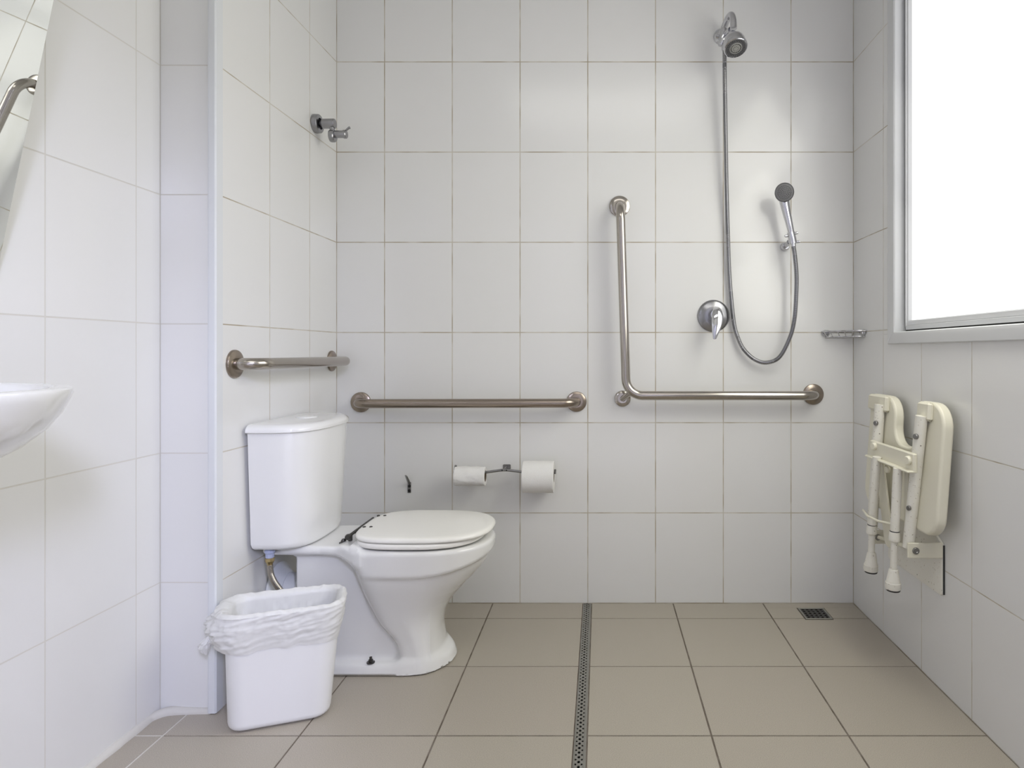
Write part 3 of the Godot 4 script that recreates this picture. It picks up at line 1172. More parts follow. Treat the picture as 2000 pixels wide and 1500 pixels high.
func shower() -> void:
	# fixed rose on its arm
	var t := thing("shower_rose", "chrome wall-mounted shower rose with dark spray face on a short bent arm", "shower head", V(0.447, 2.05, -DB))
	var m := MB.new()
	m.lathe([Vector2(0, 0), Vector2(0.031, 0), Vector2(0.030, 0.005), Vector2(0.022, 0.014), Vector2(0.014, 0.02), Vector2(0, 0.02)], aim(V(0.449, 2.092, -DB), V(0, 0, 1)), 32)
	part(t, "flange", m, M.chrome)
	m = MB.new()
	m.tube(spline([V(0.449, 2.092, -DB + 0.01), V(0.452, 2.11, -DB + 0.04), V(0.459, 2.125, -DB + 0.072), V(0.464, 2.118, -DB + 0.104), V(0.466, 2.09, -DB + 0.124), V(0.466, 2.056, -DB + 0.130)], 0.006), 0.0115, 20)
	part(t, "arm", m, M.chrome)
	var n := V(0.09, -0.90, 0.42).normalized()
	var c := V(0.4685, 1.979, -2.195)
	m = MB.new()
	m.lathe([Vector2(0, 0.07), Vector2(0.014, 0.07), Vector2(0.0165, 0.06), Vector2(0.018, 0.054), Vector2(0.026, 0.05), Vector2(0.034, 0.041), Vector2(0.0385, 0.028), Vector2(0.0395, 0.014), Vector2(0.039, 0.0115), Vector2(0.0405, 0.010), Vector2(0.0415, 0.004), Vector2(0.0405, -0.002), Vector2(0.0375, -0.0035), Vector2(0.036, 0.0), Vector2(0, 0.0)], aim(c, -n), 40)
	part(t, "rose", m, M.chrome)
	spray_plate(t, c - n * 0.0015, n, 0.0355, [[0.86, 30, 0.0016], [0.74, 26, 0.0014]], M.spray_face, M.black)
	m = MB.new()
	var x := aim(c, n)
	m.lathe([Vector2(0, 0.0), Vector2(0.0215, 0.0), Vector2(0.0215, 0.0045), Vector2(0.0195, 0.0055), Vector2(0.0185, 0.0035), Vector2(0.015, 0.0035), Vector2(0.012, 0.0055), Vector2(0.003, 0.006), Vector2(0, 0.0065)], x, 28)
	part(t, "centre_ring", m, M.spray_face_light, "pale ring in the middle of the spray face")
	m = MB.new()
	for k in 18:
		var a := TAU * k / 18
		m.lathe([Vector2(0, 0), Vector2(0.0017, 0), Vector2(0.0012, 0.0022), Vector2(0, 0.0024)], aim(x * V(0.0168 * cos(a), 0.0032, 0.0168 * sin(a)), n), 6)
		if k % 2 == 0:
			m.lathe([Vector2(0, 0), Vector2(0.0014, 0), Vector2(0.0011, 0.0012), Vector2(0, 0.0014)], aim(x * V(0.0085 * cos(a), 0.0052, 0.0085 * sin(a)), n), 6)
	part(t, "nozzles", m, M.black).set_meta("kind", "stuff")
	# diverter beside the rose, where the hose starts
	m = MB.new()
	m.lathe([Vector2(0, -0.03), Vector2(0.012, -0.03), Vector2(0.0155, -0.022), Vector2(0.0165, 0.0), Vector2(0.0155, 0.02), Vector2(0.011, 0.03), Vector2(0, 0.032)], aim(V(0.4415, 2.060, -2.285), V(0.15, 0.97, 0.1)), 24)
	m.lathe([Vector2(0, 0), Vector2(0.0105, 0), Vector2(0.0105, 0.055), Vector2(0, 0.055)], aim(V(0.444, 2.068, -2.29), V(0.3, -0.1, 0.95)), 20)
	m.lathe([Vector2(0, 0), Vector2(0.0095, 0), Vector2(0.0095, 0.026), Vector2(0.007, 0.03), Vector2(0, 0.03)], aim(V(0.444, 2.04, -2.284), V(0.08, -1, 0.05)), 16, 20.0)
	m.lathe([Vector2(0, 0), Vector2(0.009, 0), Vector2(0.009, 0.016), Vector2(0.006, 0.018), Vector2(0, 0.018)], aim(V(0.432, 2.061, -2.287), V(-1, 0.1, 0.1)), 16, 20.0)
	part(t, "diverter", m, M.chrome)
	# hose
	var pts := [V(0.4475, 2.018, -2.283), V(0.449, 1.93, -2.29), V(0.4525, 1.831, -2.30), V(0.456, 1.70, -2.307), V(0.460, 1.556, -2.314), V(0.4645, 1.44, -2.322), V(0.469, 1.335, -2.327), V(0.4725, 1.24, -2.328), V(0.4785, 1.148, -2.328), V(0.4905, 1.035, -2.328), V(0.503, 0.985, -2.326), V(0.524, 0.939, -2.322), V(0.563, 0.901, -2.315), V(0.604, 0.8895, -2.305), V(0.648, 0.910, -2.295), V(0.682, 0.979, -2.285), V(0.6965, 1.045, -2.278), V(0.7005, 1.12, -2.272), V(0.7005, 1.198, -2.266), V(0.6935, 1.27, -2.262), V(0.6875, 1.305, -2.261)]
	var pth := spline(pts, 0.0016)
	var rad := []
	for i in pth.size():
		rad.append(0.0072 + (0.0009 if (i / 2) % 2 == 0 else -0.0004))
	m = MB.new()
	m.tube(pth, rad, 10)
	single("shower_hose", "long looping chrome shower hose hanging between shower rose and hand shower", "hose", V(0.6, 0.885, -2.3), m, M.dull_chrome)
	# hand shower in its wall bracket
	t = thing("hand_shower", "chrome hand shower with round grey spray face resting in a wall bracket", "hand shower", V(0.68, 1.32, -2.26))
	m = MB.new()
	var hp := spline([V(0.6885, 1.303, -2.261), V(0.683, 1.34, -2.262), V(0.6735, 1.385, -2.262), V(0.663, 1.43, -2.262), V(0.656, 1.465, -2.262), V(0.6525, 1.485, -2.262)], 0.004)
	var hr := []
	for i in hp.size():
		var f := float(i) / (hp.size() - 1)
		hr.append(lerpf(0.0088, 0.0185, pow(f, 1.2)) if f > 0.08 else 0.0088)
	m.tube(hp, hr, 24)
	part(t, "handle", m, M.chrome)
	n = V(-0.12, -0.22, 0.97).normalized()
	c = V(0.6485, 1.4895, -2.236)
	m = MB.new()
	m.lathe([Vector2(0, 0.032), Vector2(0.014, 0.030), Vector2(0.024, 0.022), Vector2(0.031, 0.01), Vector2(0.0335, 0.002), Vector2(0.0335, -0.002), Vector2(0.032, -0.0035), Vector2(0.030, 0.0), Vector2(0, 0.0)], aim(c, -n), 36)
	part(t, "head", m, M.dull_chrome)
	spray_plate(t, c + n * 0.0005, n, 0.0312, [[0.72, 24, 0.0013], [0.52, 16, 0.0013], [0.34, 10, 0.0013], [0.12, 4, 0.0012]], M.spray_face, M.black)
	# bracket
	t = thing("shower_bracket", "chrome pronged wall bracket holding the hand shower", "bracket", V(0.68, 1.318, -DB))
	m = MB.new()
	m.lathe([Vector2(0, 0), Vector2(0.0165, 0), Vector2(0.017, 0.006), Vector2(0.0155, 0.014), Vector2(0.011, 0.02), Vector2(0, 0.021)], aim(V(0.6815, 1.3165, -DB), V(0, 0, 1)), 28)
	part(t, "rosette", m, M.chrome)
	m = MB.new()
	m.tube(PackedVector3Array([V(0.6815, 1.3165, -DB + 0.01), V(0.682, 1.325, -2.29)]), 0.009, 18)
	m.lathe([Vector2(0.009, -0.02), Vector2(0.0135, -0.02), Vector2(0.0145, 0.0), Vector2(0.0135, 0.022), Vector2(0.009, 0.022)], aim(V(0.684, 1.333, -2.2635), V(-0.2, 1, 0)), 24)
	part(t, "socket", m, M.chrome)
	for p in [[V(0.674, 1.343, -2.265), V(0.6575, 1.340, -2.262)], [V(0.69, 1.349, -2.262), V(0.704, 1.3525, -2.26)], [V(0.694, 1.318, -2.262), V(0.711, 1.3205, -2.258)]]:
		m = MB.new()
		m.tube(PackedVector3Array([p[0], p[0].lerp(p[1], 0.8), p[1]]), [0.0045, 0.005, 0.0038], 14)
		part(t, "prong", m, M.chrome)
	# mixer
	t = thing("shower_mixer", "round chrome shower mixer plate with a drooping lever on the back wall", "mixer tap", V(0.419, 1.061, -DB))
	m = MB.new()
	var face := V(0, 0, 1)
	m.lathe([Vector2(0, 0), Vector2(0.0595, 0), Vector2(0.0595, 0.0025), Vector2(0.0575, 0.006), Vector2(0.05, 0.010), Vector2(0.036, 0.0145), Vector2(0.030, 0.0165), Vector2(0, 0.017)], aim(V(0.4185, 1.061, -DB), face), 48)
	part(t, "plate", m, M.dull_chrome)
	m = MB.new()
	m.lathe([Vector2(0, 0.014), Vector2(0.023, 0.014), Vector2(0.0225, 0.045), Vector2(0.02, 0.055), Vector2(0.0, 0.06)], aim(V(0.4195, 1.063, -DB), face), 32)
	part(t, "cartridge", m, M.chrome)
	m = MB.new()
	var rings := []
	var lp := spline([V(0.4195, 1.089, -2.288), V(0.4195, 1.080, -2.276), V(0.419, 1.060, -2.266), V(0.4165, 1.035, -2.259), V(0.412, 1.008, -2.254), V(0.4075, 0.985, -2.251), V(0.4055, 0.974, -2.2505)], 0.004)
	for i in lp.size():
		var f := float(i) / (lp.size() - 1)
		var wd := 0.0265 * sin(PI * clampf(0.12 + f * 0.50, 0, 1)) * (1.0 if f < 0.35 else pow(1.0 - (f - 0.35) / 0.65 * 0.82, 0.9))
		wd = maxf(wd, 0.0035)
		var th := lerpf(0.013, 0.0035, f)
		var q := PackedVector3Array()
		for k in 20:
			var a := TAU * k / 20
			q.append(lp[i] + V(wd * cos(a), 0, 0) + V(0, -0.35, 1).normalized() * th * sin(a))
		rings.append(q)
	m.loft(rings, true, true, 60.0)
	part(t, "lever", m, M.chrome)

# ------------------------------------------------------------------ folding shower seat
func bolt(root: Node3D, at: Vector3, n: Vector3, r: float, h: float, m: Material) -> void:
	var b := MB.new()
	b.lathe([Vector2(0, 0), Vector2(r, 0), Vector2(r, h * 0.7), Vector2(r * 0.8, h), Vector2(0, h * 1.02)], aim(at, n), 16)
	part(root, "bolt", b, m)

func shower_seat() -> void:
	var t := thing("folding_shower_seat", "cream folding shower seat with U-shaped notch, folded up against the right wall", "shower seat", V(WR, 0.4, -1.86))
	# wall plate, lying in the wall's plane (local x runs towards the camera)
	var wall := Transform3D(Basis(V(0, 0, 1), Vector3.UP, V(-1, 0, 0)), V(WR, 0, 0))
	var m := MB.new()
	m.prism(round_poly([Vector2(-2.05, 0.263), Vector2(-1.727, 0.263), Vector2(-1.727, 0.405), Vector2(-1.775, 0.43), Vector2(-2.05, 0.43)], [0.012, 0.012, 0.012, 0.01, 0.012], 5), 0.0003, 0.0075, 0.0015, wall)
	part(t, "wall_plate", m, M.chipped_cream)
	m = MB.new()  # thin dark strip along the plate's near edge
	m.prism(PackedVector2Array([Vector2(-1.7262, 0.268), Vector2(-1.7248, 0.268), Vector2(-1.7248, 0.402), Vector2(-1.7262, 0.402)]), 0.0002, 0.005, 0.0002, wall)
	part(t, "dark_edge", m, M.dark_rubber, "dark near edge of the wall plate")
	# two hinge arms standing out from the plate
	for a in [[-1.7285, 0.388, 0.836], [-1.985, 0.350, 0.845]]:
		m = MB.new()
		m.box(V(a[2], a[1] - 0.021, a[0] - 0.0035), V(WR - 0.004, a[1] + 0.021, a[0] + 0.0035), 0.002)
		var arm := part(t, "hinge_arm", m, M.cream)
		m = MB.new()
		m.lathe([Vector2(0, 0), Vector2(0.0095, 0), Vector2(0.0095, 0.003), Vector2(0.008, 0.005), Vector2(0.0045, 0.005), Vector2(0.003, 0.0035), Vector2(0, 0.0035)], aim(V(a[2] + 0.021, a[1], a[0] + 0.003), V(0, 0, 1)), 16)
		part(arm, "bolt", m, M.grey_steel, "grey hinge bolt")
	m = MB.new()
	m.tube(PackedVector3Array([V(0.862, 0.388, -1.732), V(0.868, 0.350, -1.985)]), 0.006, 12)
	part(t, "hinge_pin", m, M.cream)
	# seat board: outline in (towards camera, up), underside faces the room; leans so that its foot stands off the wall
	var lean := Transform3D(Basis(V(0, 0, 1), V(0.075, 1, 0).normalized(), V(-1, 0.075, 0).normalized()), V(0.893, 0.44, 0))
	var o := round_poly([Vector2(-2.085, 0.0), Vector2(-1.637, 0.0), Vector2(-1.637, 0.352), Vector2(-1.765, 0.352), Vector2(-1.765, 0.215), Vector2(-1.905, 0.215), Vector2(-1.905, 0.352), Vector2(-2.085, 0.352)], [0.06, 0.055, 0.07, 0.012, 0.055, 0.055, 0.07, 0.02], 9)
	m = MB.new()
	m.prism(o, 0.0, 0.030, 0.008, lean, 4, 30.0)
	var seat := part(t, "seat", m, M.cream)
	# raised lips at the tips of both prongs, and the ribs along the rim
	for r in [[-2.075, -1.945], [-1.757, -1.69]]:
		m = MB.new()
		m.box(V(r[0], 0.300, 0.026), V(r[1], 0.3505, 0.044), 0.006, lean)
		part(seat, "lip", m, M.cream)
	# frame tubes on the underside
	var tubes := [[V(0.868, 0.755, -1.715), V(0.849, 0.390, -1.75)], [V(0.868, 0.765, -1.972), V(0.849, 0.385, -1.982)]]
	for p in tubes:
		m = MB.new()
		m.tube(PackedVector3Array([p[0], p[1]]), 0.0155, 18)
		part(t, "frame_tube", m, M.chipped_cream)
	bolt(t, V(0.852, 0.700, -1.712), V(-1, 0, 0.45), 0.0078, 0.006, M.grey_steel)
	bolt(t, V(0.841, 0.503, -1.729), V(-1, 0, 0.45), 0.0068, 0.005, M.grey_steel)
	bolt(t, V(0.853, 0.708, -1.962), V(-1, 0, 0.45), 0.0078, 0.006, M.grey_steel)
	# cross channel with round bolt bosses
	m = MB.new()
	m.box(V(0.838, 0.605, -1.975), V(0.850, 0.655, -1.70), 0.003)
	m.box(V(0.822, 0.603, -1.975), V(0.850, 0.609, -1.70), 0.002)
	part(t, "cross_channel", m, M.cream)
	bolt(t, V(0.839, 0.641, -1.935), V(-1, 0, 0.3), 0.0115, 0.012, M.cream)
	bolt(t, V(0.839, 0.634, -1.722), V(-1, 0, 0.3), 0.0125, 0.012, M.cream)
	# side links to the wall arms
	m = MB.new()
	m.prism(round_poly([Vector2(-0.027, -0.122), Vector2(0.027, -0.122), Vector2(0.027, 0.138), Vector2(-0.027, 0.138)], [0.025, 0.025, 0.025, 0.025], 6), 0, 0.006, 0.001, Transform3D(Basis(V(0.0, 0.19, 1).normalized(), V(-0.04, 1, -0.19).normalized(), V(-1, 0, 0)), V(0.857, 0.468, -1.905)).orthonormalized())
	part(t, "link", m, M.cream)
	bolt(t, V(0.851, 0.581, -1.877), V(-1, 0, 0.3), 0.0105, 0.008, M.cream)
	m = MB.new()
	m.box(V(0.848, 0.388, -1.775), V(0.855, 0.61, -1.755), 0.002)
	part(t, "link", m, M.cream)
	# two hanging legs with collars and flared feet
	for g in [[V(0.826, 0.615, -1.895), V(0.82, 0.39, -1.918), V(0.82, 0.264, -1.926)], [V(0.826, 0.605, -1.762), V(0.82, 0.412, -1.770), V(0.82, 0.263, -1.780)]]:
		var dv: Vector3 = (g[2] - g[0]).normalized()
		m = MB.new()
		m.tube(PackedVector3Array([g[0], g[1]]), 0.0125, 18)
		m.tube(PackedVector3Array([g[1] - dv * 0.02, g[2] - dv * 0.03]), 0.0095, 18)
		var leg := part(t, "leg", m, M.chipped_cream)
		m = MB.new()
		m.lathe([Vector2(0.0, -0.017), Vector2(0.0128, -0.017), Vector2(0.015, -0.006), Vector2(0.0155, 0.008), Vector2(0.0128, 0.012), Vector2(0, 0.012)], aim(g[1], dv), 20)
		part(leg, "collar", m, M.chipped_cream)
		m = MB.new()
		m.lathe([Vector2(0, -0.0185), Vector2(0.0125, -0.0185), Vector2(0.0132, -0.0165), Vector2(0.0125, -0.0145), Vector2(0, -0.0145)], aim(g[1], dv), 20)
		part(leg, "seal", m, M.dark_rubber, "dark seal ring")
		m = MB.new()
		m.lathe([Vector2(0, -0.058), Vector2(0.0115, -0.058), Vector2(0.013, -0.055), Vector2(0.0185, -0.022), Vector2(0.0205, -0.020), Vector2(0.021, -0.006), Vector2(0.019, 0.0), Vector2(0, 0.0)], aim(g[2], dv), 24)
		part(leg, "foot", m, M.chipped_cream)
		m = MB.new()
		m.lathe([Vector2(0, -0.002), Vector2(0.0193, -0.002), Vector2(0.0185, 0.0022), Vector2(0, 0.0024)], aim(g[2] + V(0, 0, 0.0012), dv), 24)
		part(leg, "rubber_tip", m, M.dark_rubber, "worn dark rubber tip")
	# wire stay between the legs
	m = MB.new()
	m.tube(bent([V(0.822, 0.434, -1.985), V(0.80, 0.437, -1.90), V(0.803, 0.440, -1.83), V(0.815, 0.449, -1.765)], 0.03, 6), 0.0036, 10)
	part(t, "wire_stay", m, M.cream)

# ------------------------------------------------------------------ toilet rolls, hooks, drains, soap dish
func roll(at: Vector3, r: float, half: float, called: String, label: String, loose: bool) -> void:
	var t := thing(called, label, "toilet roll", at, "toilet rolls on the wall holder")
	var m := MB.new()
	var rings := []
	var nz := FastNoiseLite.new()
	nz.seed = 3
	nz.frequency = 18.0
	var wave := 0.0035 if loose else 0.0008
	var prof := [Vector2(0.0205, -half), Vector2(r - 0.0015, -half), Vector2(r, -half + 0.002)]
	for k in 22:
		prof.append(Vector2(r, lerpf(-half + 0.004, half - 0.004, k / 21.0)))
	prof.append_array([Vector2(r, half - 0.002), Vector2(r - 0.0015, half), Vector2(0.0205, half), Vector2(0.0205, -half)])
	for p in prof:
		var q := PackedVector3Array()
		for k in 72:
			var a := TAU * k / 72
			var rr: float = p.x
			if rr > 0.021:
				rr += wave * nz.get_noise_3d(p.y, cos(a) * 0.05, sin(a) * 0.05) + (0.0012 * maxf(0.0, sin(a - 2.2)) if loose else 0.0)
			q.append(at + V(p.y, rr * sin(a), rr * cos(a)))
		rings.append(q)
	m.loft(rings, false, false, 38.0)
	part(t, "paper", m, M.paper)
	m = MB.new()
	m.lathe([Vector2(0.0188, -half + 0.0005), Vector2(0.0206, -half + 0.0005), Vector2(0.0206, half - 0.0005), Vector2(0.0188, half - 0.0005), Vector2(0.0188, -half + 0.0005)], aim(at, V(1, 0, 0)), 28)
	part(t, "core", m, M.card, "brown cardboard core")

func small_fittings() -> void:
	# double roll holder: bowed flat bar on a wall block
	var t := thing("roll_holder", "dark metal double toilet roll holder bar fixed to the back wall", "holder", V(-0.344, 0.5, -DB))
	var m := MB.new()
	m.box(V(-0.358, 0.496, -DB), V(-0.330, 0.513, -DB + 0.006), 0.002)
	m.box(V(-0.348, 0.5005, -DB + 0.005), V(-0.340, 0.5085, -2.281), 0.0015)
	part(t, "wall_block", m, M.grey_steel)
	for x in [-0.351, -0.335]:
		m = MB.new()
		m.lathe([Vector2(0, 0), Vector2(0.0028, 0), Vector2(0.002, 0.0014), Vector2(0, 0.0016)], aim(V(x, 0.504, -2.2762), V(0, 0, 1)), 10)
		part(t, "rivet", m, M.black)
	m = MB.new()
	var bp := spline([V(-0.520, 0.502, -2.279), V(-0.47, 0.498, -2.279), V(-0.42, 0.496, -2.279), V(-0.38, 0.5005, -2.279), V(-0.344, 0.5045, -2.279), V(-0.305, 0.501, -2.279), V(-0.265, 0.4965, -2.279), V(-0.21, 0.4975, -2.279), V(-0.163, 0.499, -2.279)], 0.006)
	m.tube(bp, 0.0046, 12, 0.75, V(0, 0, 1))
	part(t, "bar", m, M.grey_steel)
	for p in [[V(-0.523, 0.493, -2.279), V(-0.517, 0.522, -2.279)], [V(-0.1625, 0.491, -2.279), V(-0.1615, 0.507, -2.279)]]:
		m = MB.new()
		m.tube(PackedVector3Array([p[0], p[1]]), 0.0042, 12)
		part(t, "stop", m, M.grey_steel)
	roll(V(-0.4655, 0.483, -2.279), 0.034, 0.0545, "toilet_roll", "small nearly used toilet roll on the left end of the holder", true)
	roll(V(-0.2205, 0.4805, -2.279), 0.0565, 0.0555, "toilet_roll", "thick full toilet roll on the right end of the holder", false)
	# lone half of an old holder
	t = thing("wall_clip", "small bent metal clip with two dark screws on the wall above the toilet seat", "clip", V(-0.704, 0.43, -DB))
	m = MB.new()
	m.box(V(-0.7105, 0.408, -DB), V(-0.698, 0.448, -DB + 0.004), 0.001)
	m.tube(PackedVector3Array([V(-0.7045, 0.444, -DB + 0.005), V(-0.703, 0.458, -DB + 0.022), V(-0.702, 0.480, -DB + 0.05)]), [0.006, 0.0062, 0.005], 12, 0.5, V(0, 0.5, 1))
	part(t, "strip", m, M.grey_steel)
	for y in [0.4165, 0.4335]:
		m = MB.new()
		m.lathe([Vector2(0, 0), Vector2(0.006, 0), Vector2(0.005, 0.003), Vector2(0, 0.004)], aim(V(-0.704, y, -DB + 0.0035), V(0, 0, 1)), 14)
		part(t, "screw", m, M.black)
	# chrome hose holder on the bay's left wall
	var inw := V(1, 0, SK).normalized()
	var a := V(-0.9766, 1.708, -2.172)
	t = thing("wall_fitting", "jointed chrome wall fitting with a small side lever, high on the left bay wall", "fitting", a)
	m = MB.new()
	m.lathe([Vector2(0, 0), Vector2(0.031, 0), Vector2(0.032, 0.006), Vector2(0.031, 0.018), Vector2(0.0295, 0.02), Vector2(0.019, 0.021), Vector2(0.0175, 0.012), Vector2(0, 0.012)], aim(a, inw), 32, 30.0)
	part(t, "flange", m, M.dull_chrome)
	m = MB.new()
	m.lathe([Vector2(0, 0.01), Vector2(0.012, 0.01), Vector2(0.012, 0.026), Vector2(0.0165, 0.03), Vector2(0.0168, 0.068), Vector2(0.0155, 0.071), Vector2(0, 0.071)], aim(a, inw), 28, 30.0)
	part(t, "sleeve", m, M.dull_chrome)
	m = MB.new()
	m.box(V(-0.921, 1.676, -2.180), V(-0.908, 1.70, -2.162), 0.002)
	m.lathe([Vector2(0, 0.0), Vector2(0.0195, 0.0), Vector2(0.021, 0.004), Vector2(0.0205, 0.014), Vector2(0.018, 0.017), Vector2(0, 0.017)], aim(V(-0.922, 1.666, -2.172), inw), 28, 30.0)
	part(t, "joint", m, M.dull_chrome)
	m = MB.new()
	m.lathe([Vector2(0, 0), Vector2(0.0125, 0.0), Vector2(0.0125, 0.030), Vector2(0.0145, 0.0305), Vector2(0.0145, 0.038), Vector2(0.0125, 0.040), Vector2(0, 0.040)], aim(V(-0.906, 1.672, -2.172), inw), 24, 30.0)
	part(t, "spout", m, M.dull_chrome)
	m = MB.new()
	m.tube(PackedVector3Array([V(-0.868, 1.684, -2.170), V(-0.858, 1.692, -2.168), V(-0.853, 1.694, -2.168)]), [0.003, 0.004, 0.0045], 12)
	part(t, "lever", m, M.dull_chrome)
	soap_dish()
	drains()

func soap_dish() -> void:
	var c := V(WR, 0.985, -DB)
	var t := thing("soap_basket", "small chrome corner soap basket where the back wall meets the right wall", "soap basket", c)
	var arcs := []
	for y in [1.003, 0.983]:
		var p := [c + V(-0.004, y - c.y, 0.115 * (1.0 if y > 1.0 else 0.9))]
		var rr := 0.115 if y > 1.0 else 0.1
		for k in 13:
			var a := PI / 2 * k / 12
			var r := rr * (0.82 + 0.18 * absf(cos(2 * a)))
			p.append(V(WR - 0.004 - r * sin(a), y, -DB + 0.004 + r * cos(a)))
		arcs.append(p)
		var m := MB.new()
		m.tube(PackedVector3Array(p.slice(1)), 0.0028, 10)
		m.tube(PackedVector3Array([p[1], V(WR - 0.005, y, -DB + 0.005)]), 0.0025, 10)
		m.tube(PackedVector3Array([p[13], V(WR - 0.005, y, -DB + 0.005)]), 0.0025, 10)
		part(t, "rail", m, M.chrome)
	for k in [2, 4, 6, 8, 10, 12]:
		var m := MB.new()
		m.tube(PackedVector3Array([arcs[0][k], arcs[1][k], V(WR - 0.012, 0.982, -DB + 0.012)]), 0.002, 8)
		part(t, "wire", m, M.chrome)
	# clips that hold it to the two walls
	var m := MB.new()
	m.box(V(WR - 0.118, 0.990, -DB + 0.001), V(WR - 0.092, 1.008, -DB + 0.016), 0.003)
	part(t, "clip", m, M.chrome)
	m = MB.new()
	m.box(V(WR - 0.016, 0.990, -DB + 0.088), V(WR - 0.001, 1.008, -DB + 0.116), 0.003)
	part(t, "clip", m, M.chrome)

# a plate with real round holes: cells of one hole each
func holed(m: MB, c: Vector2, w: Vector2, hole: Vector2, y: float, depth: float) -> void:
	var t := PackedVector3Array()
	var outer := [Vector2(0.5, 0), Vector2(0.5, 0.5), Vector2(0, 0.5), Vector2(-0.5, 0.5), Vector2(-0.5, 0), Vector2(-0.5, -0.5), Vector2(0, -0.5), Vector2(0.5, -0.5)]
	for k in 8:
		var l := (k + 1) % 8
		var o0: Vector2 = c + outer[k] * w
		var o1: Vector2 = c + outer[l] * w
		var a0 := c + Vector2(cos(TAU * k / 8), sin(TAU * k / 8)) * hole
		var a1 := c + Vector2(cos(TAU * l / 8), sin(TAU * l / 8)) * hole
		# clockwise seen from above
		for p in [V(a0.x, y, a0.y), V(o0.x, y, o0.y), V(o1.x, y, o1.y), V(a0.x, y, a0.y), V(o1.x, y, o1.y), V(a1.x, y, a1.y)]:
			m.verts.append(p)
			m.norms.append(Vector3.UP)
		var n0 := V(c.x - a0.x, 0, c.y - a0.y).normalized()
		var n1 := V(c.x - a1.x, 0, c.y - a1.y).normalized()
		var q := [V(a0.x, y, a0.y), V(a1.x, y, a1.y), V(a1.x, y - depth, a1.y), V(a0.x, y, a0.y), V(a1.x, y - depth, a1.y), V(a0.x, y - depth, a0.y)]
		var qn := [n0, n1, n1, n0, n1, n0]
		for i in 6:
			m.verts.append(q[i])
			m.norms.append(qn[i])

func drains() -> void:
	# long slot drain
	var z0 := -DB + 0.002
	var z1 := -0.76
	var t := thing("channel_drain", "long narrow perforated metal channel drain crossing the floor to the back wall", "drain", V(-0.047, 0.0, (z0 + z1) / 2))
	var m := MB.new()
	var xc := -0.0485
	var pitch := 0.017
	var n := int((z1 - z0) / pitch)
	for i in n:
		var z := z0 + (i + 0.5) * pitch
		holed(m, Vector2(xc, z), Vector2(0.0080, pitch), Vector2(0.0034, 0.0046), 0.0006, 0.003)
		if i > 0:
			for s in [-1, 1]:
				holed(m, Vector2(xc + s * 0.0070, z - pitch / 2), Vector2(0.0060, pitch), Vector2(0.0023, 0.0034), 0.0006, 0.003)
	m.box(V(-0.0619, -0.004, z0), V(xc - 0.0100, 0.0006, z1), 0.0004)
	m.box(V(xc + 0.0100, -0.004, z0), V(-0.0325, 0.0006, z1), 0.0004)
	part(t, "grate", m, M.drain_steel)
	m = MB.new()
	m.box(V(-0.0612, -0.045, z0), V(-0.0330, -0.03, z1), 0.0005)
	m.box(V(-0.0612, -0.03, z0), V(-0.0602, -0.004, z1), 0.0002)
	m.box(V(-0.0342, -0.03, z0), V(-0.0330, -0.004, z1), 0.0002)
	part(t, "trough", m, M.black)
	# square floor trap in the corner
	t = thing("floor_drain", "small square dark floor drain with round holes near the back right corner", "drain", V(0.762, 0.0, -2.254))
	m = MB.new()
	var q := 0.0405
	var k := 5
	var w := q * 2 / k
	for i in k:
		for j in k:
			holed(m, Vector2(0.762 - q + (i + 0.5) * w, -2.254 - q + (j + 0.5) * w), Vector2(w, w), Vector2(0.0048, 0.0048), 0.0005, 0.003)
	part(t, "grate", m, M.dark_steel)
	m = MB.new()
	for s in [-1, 1]:
		m.box(V(0.762 - 0.0475, -0.012, -2.254 + s * 0.044 - 0.0035), V(0.762 + 0.0475, 0.0018, -2.254 + s * 0.044 + 0.0035), 0.0008)
		m.box(V(0.762 + s * 0.044 - 0.0035, -0.012, -2.254 - 0.041), V(0.762 + s * 0.044 + 0.0035, 0.0018, -2.254 + 0.041), 0.0008)
	part(t, "frame", m, M.drain_steel, "pale metal rim")
	m = MB.new()
	m.box(V(0.762 - 0.044, -0.06, -2.254 - 0.044), V(0.762 + 0.044, -0.045, -2.254 + 0.044), 0.0005)
	part(t, "trap", m, M.black)

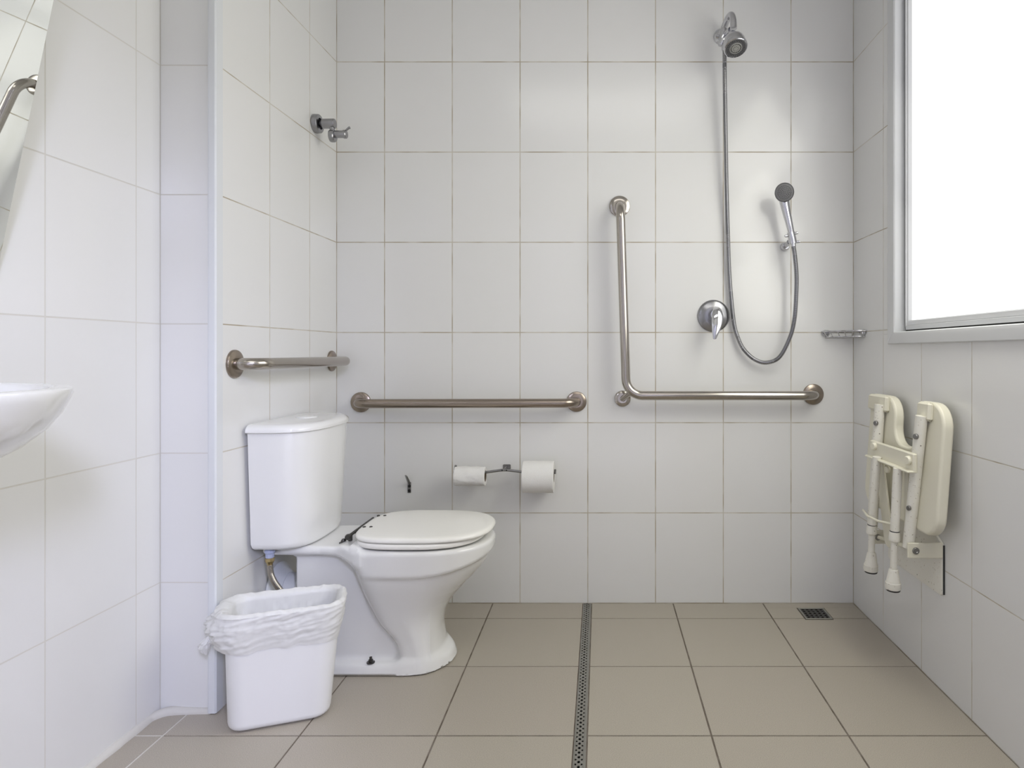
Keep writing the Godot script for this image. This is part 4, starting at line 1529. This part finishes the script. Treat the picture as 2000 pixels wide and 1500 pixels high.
# ------------------------------------------------------------------ basin and tilted mirror
func basin_and_mirror() -> void:
	var c := V(-1.150, 0.0, -0.835)
	var t := thing("basin", "white oval ceramic wash basin hung on the left wall under the mirror", "basin", V(-1.148, 0.8, -0.835))
	var m := MB.new()
	var rings := []
	for s in [[0.20, 0.70], [0.3, 0.705], [0.45, 0.722], [0.60, 0.744], [0.758, 0.771], [0.84, 0.789], [0.92, 0.815], [0.965, 0.838], [0.992, 0.860], [1.0, 0.868], [0.998, 0.8735], [0.985, 0.8765], [0.955, 0.8765], [0.925, 0.874], [0.90, 0.866], [0.84, 0.83], [0.72, 0.80], [0.5, 0.782], [0.15, 0.775]]:
		var q := PackedVector3Array()
		var f: float = s[0]
		for k in 64:
			var a := -PI / 2 + PI * k / 63
			q.append(V(c.x + 0.405 * f * pow(cos(a), 0.92) if k > 0 and k < 63 else c.x, s[1], c.z - 0.25 * f * sin(a)))
		rings.append(q)
	m.loft(rings, true, true, 50.0)
	part(t, "bowl", m, M.ceramic)
	# mirror: leans out from the wall at the top
	var th := deg_to_rad(11.74)
	var n := V(cos(th), -sin(th), 0)
	var up := V(sin(th), cos(th), 0)
	var x := Transform3D(Basis(V(0, 0, 1), up, n * 1.0), V(-1.004, 1.69, -1.193))
	x = Transform3D(Basis(V(0, 0, -1), up, V(0, 0, -1).cross(up)), V(-1.004, 1.69, -1.193))
	var mt := thing("mirror", "large frameless wall mirror tilting forward over the basin on the left wall", "mirror", V(-1.13, 1.1, -0.9))
	m = MB.new()
	m.box(V(-0.6, -0.62, -0.004), V(0.0, 0.32, 0.0), 0.0008, x)
	part(mt, "glass", m, M.mirror)
	m = MB.new()
	m.box(V(-0.597, -0.617, -0.008), V(-0.0015, 0.317, -0.0041), 0.0006, x)
	part(mt, "backing", m, M.mirror_back)
	for z in [-1.05, -0.72]:
		m = MB.new()
		m.tube(PackedVector3Array([V(-1.165, 1.85, z), V(-0.985, 1.83, z)]), 0.006, 12)
		part(mt, "stay", m, M.chrome)
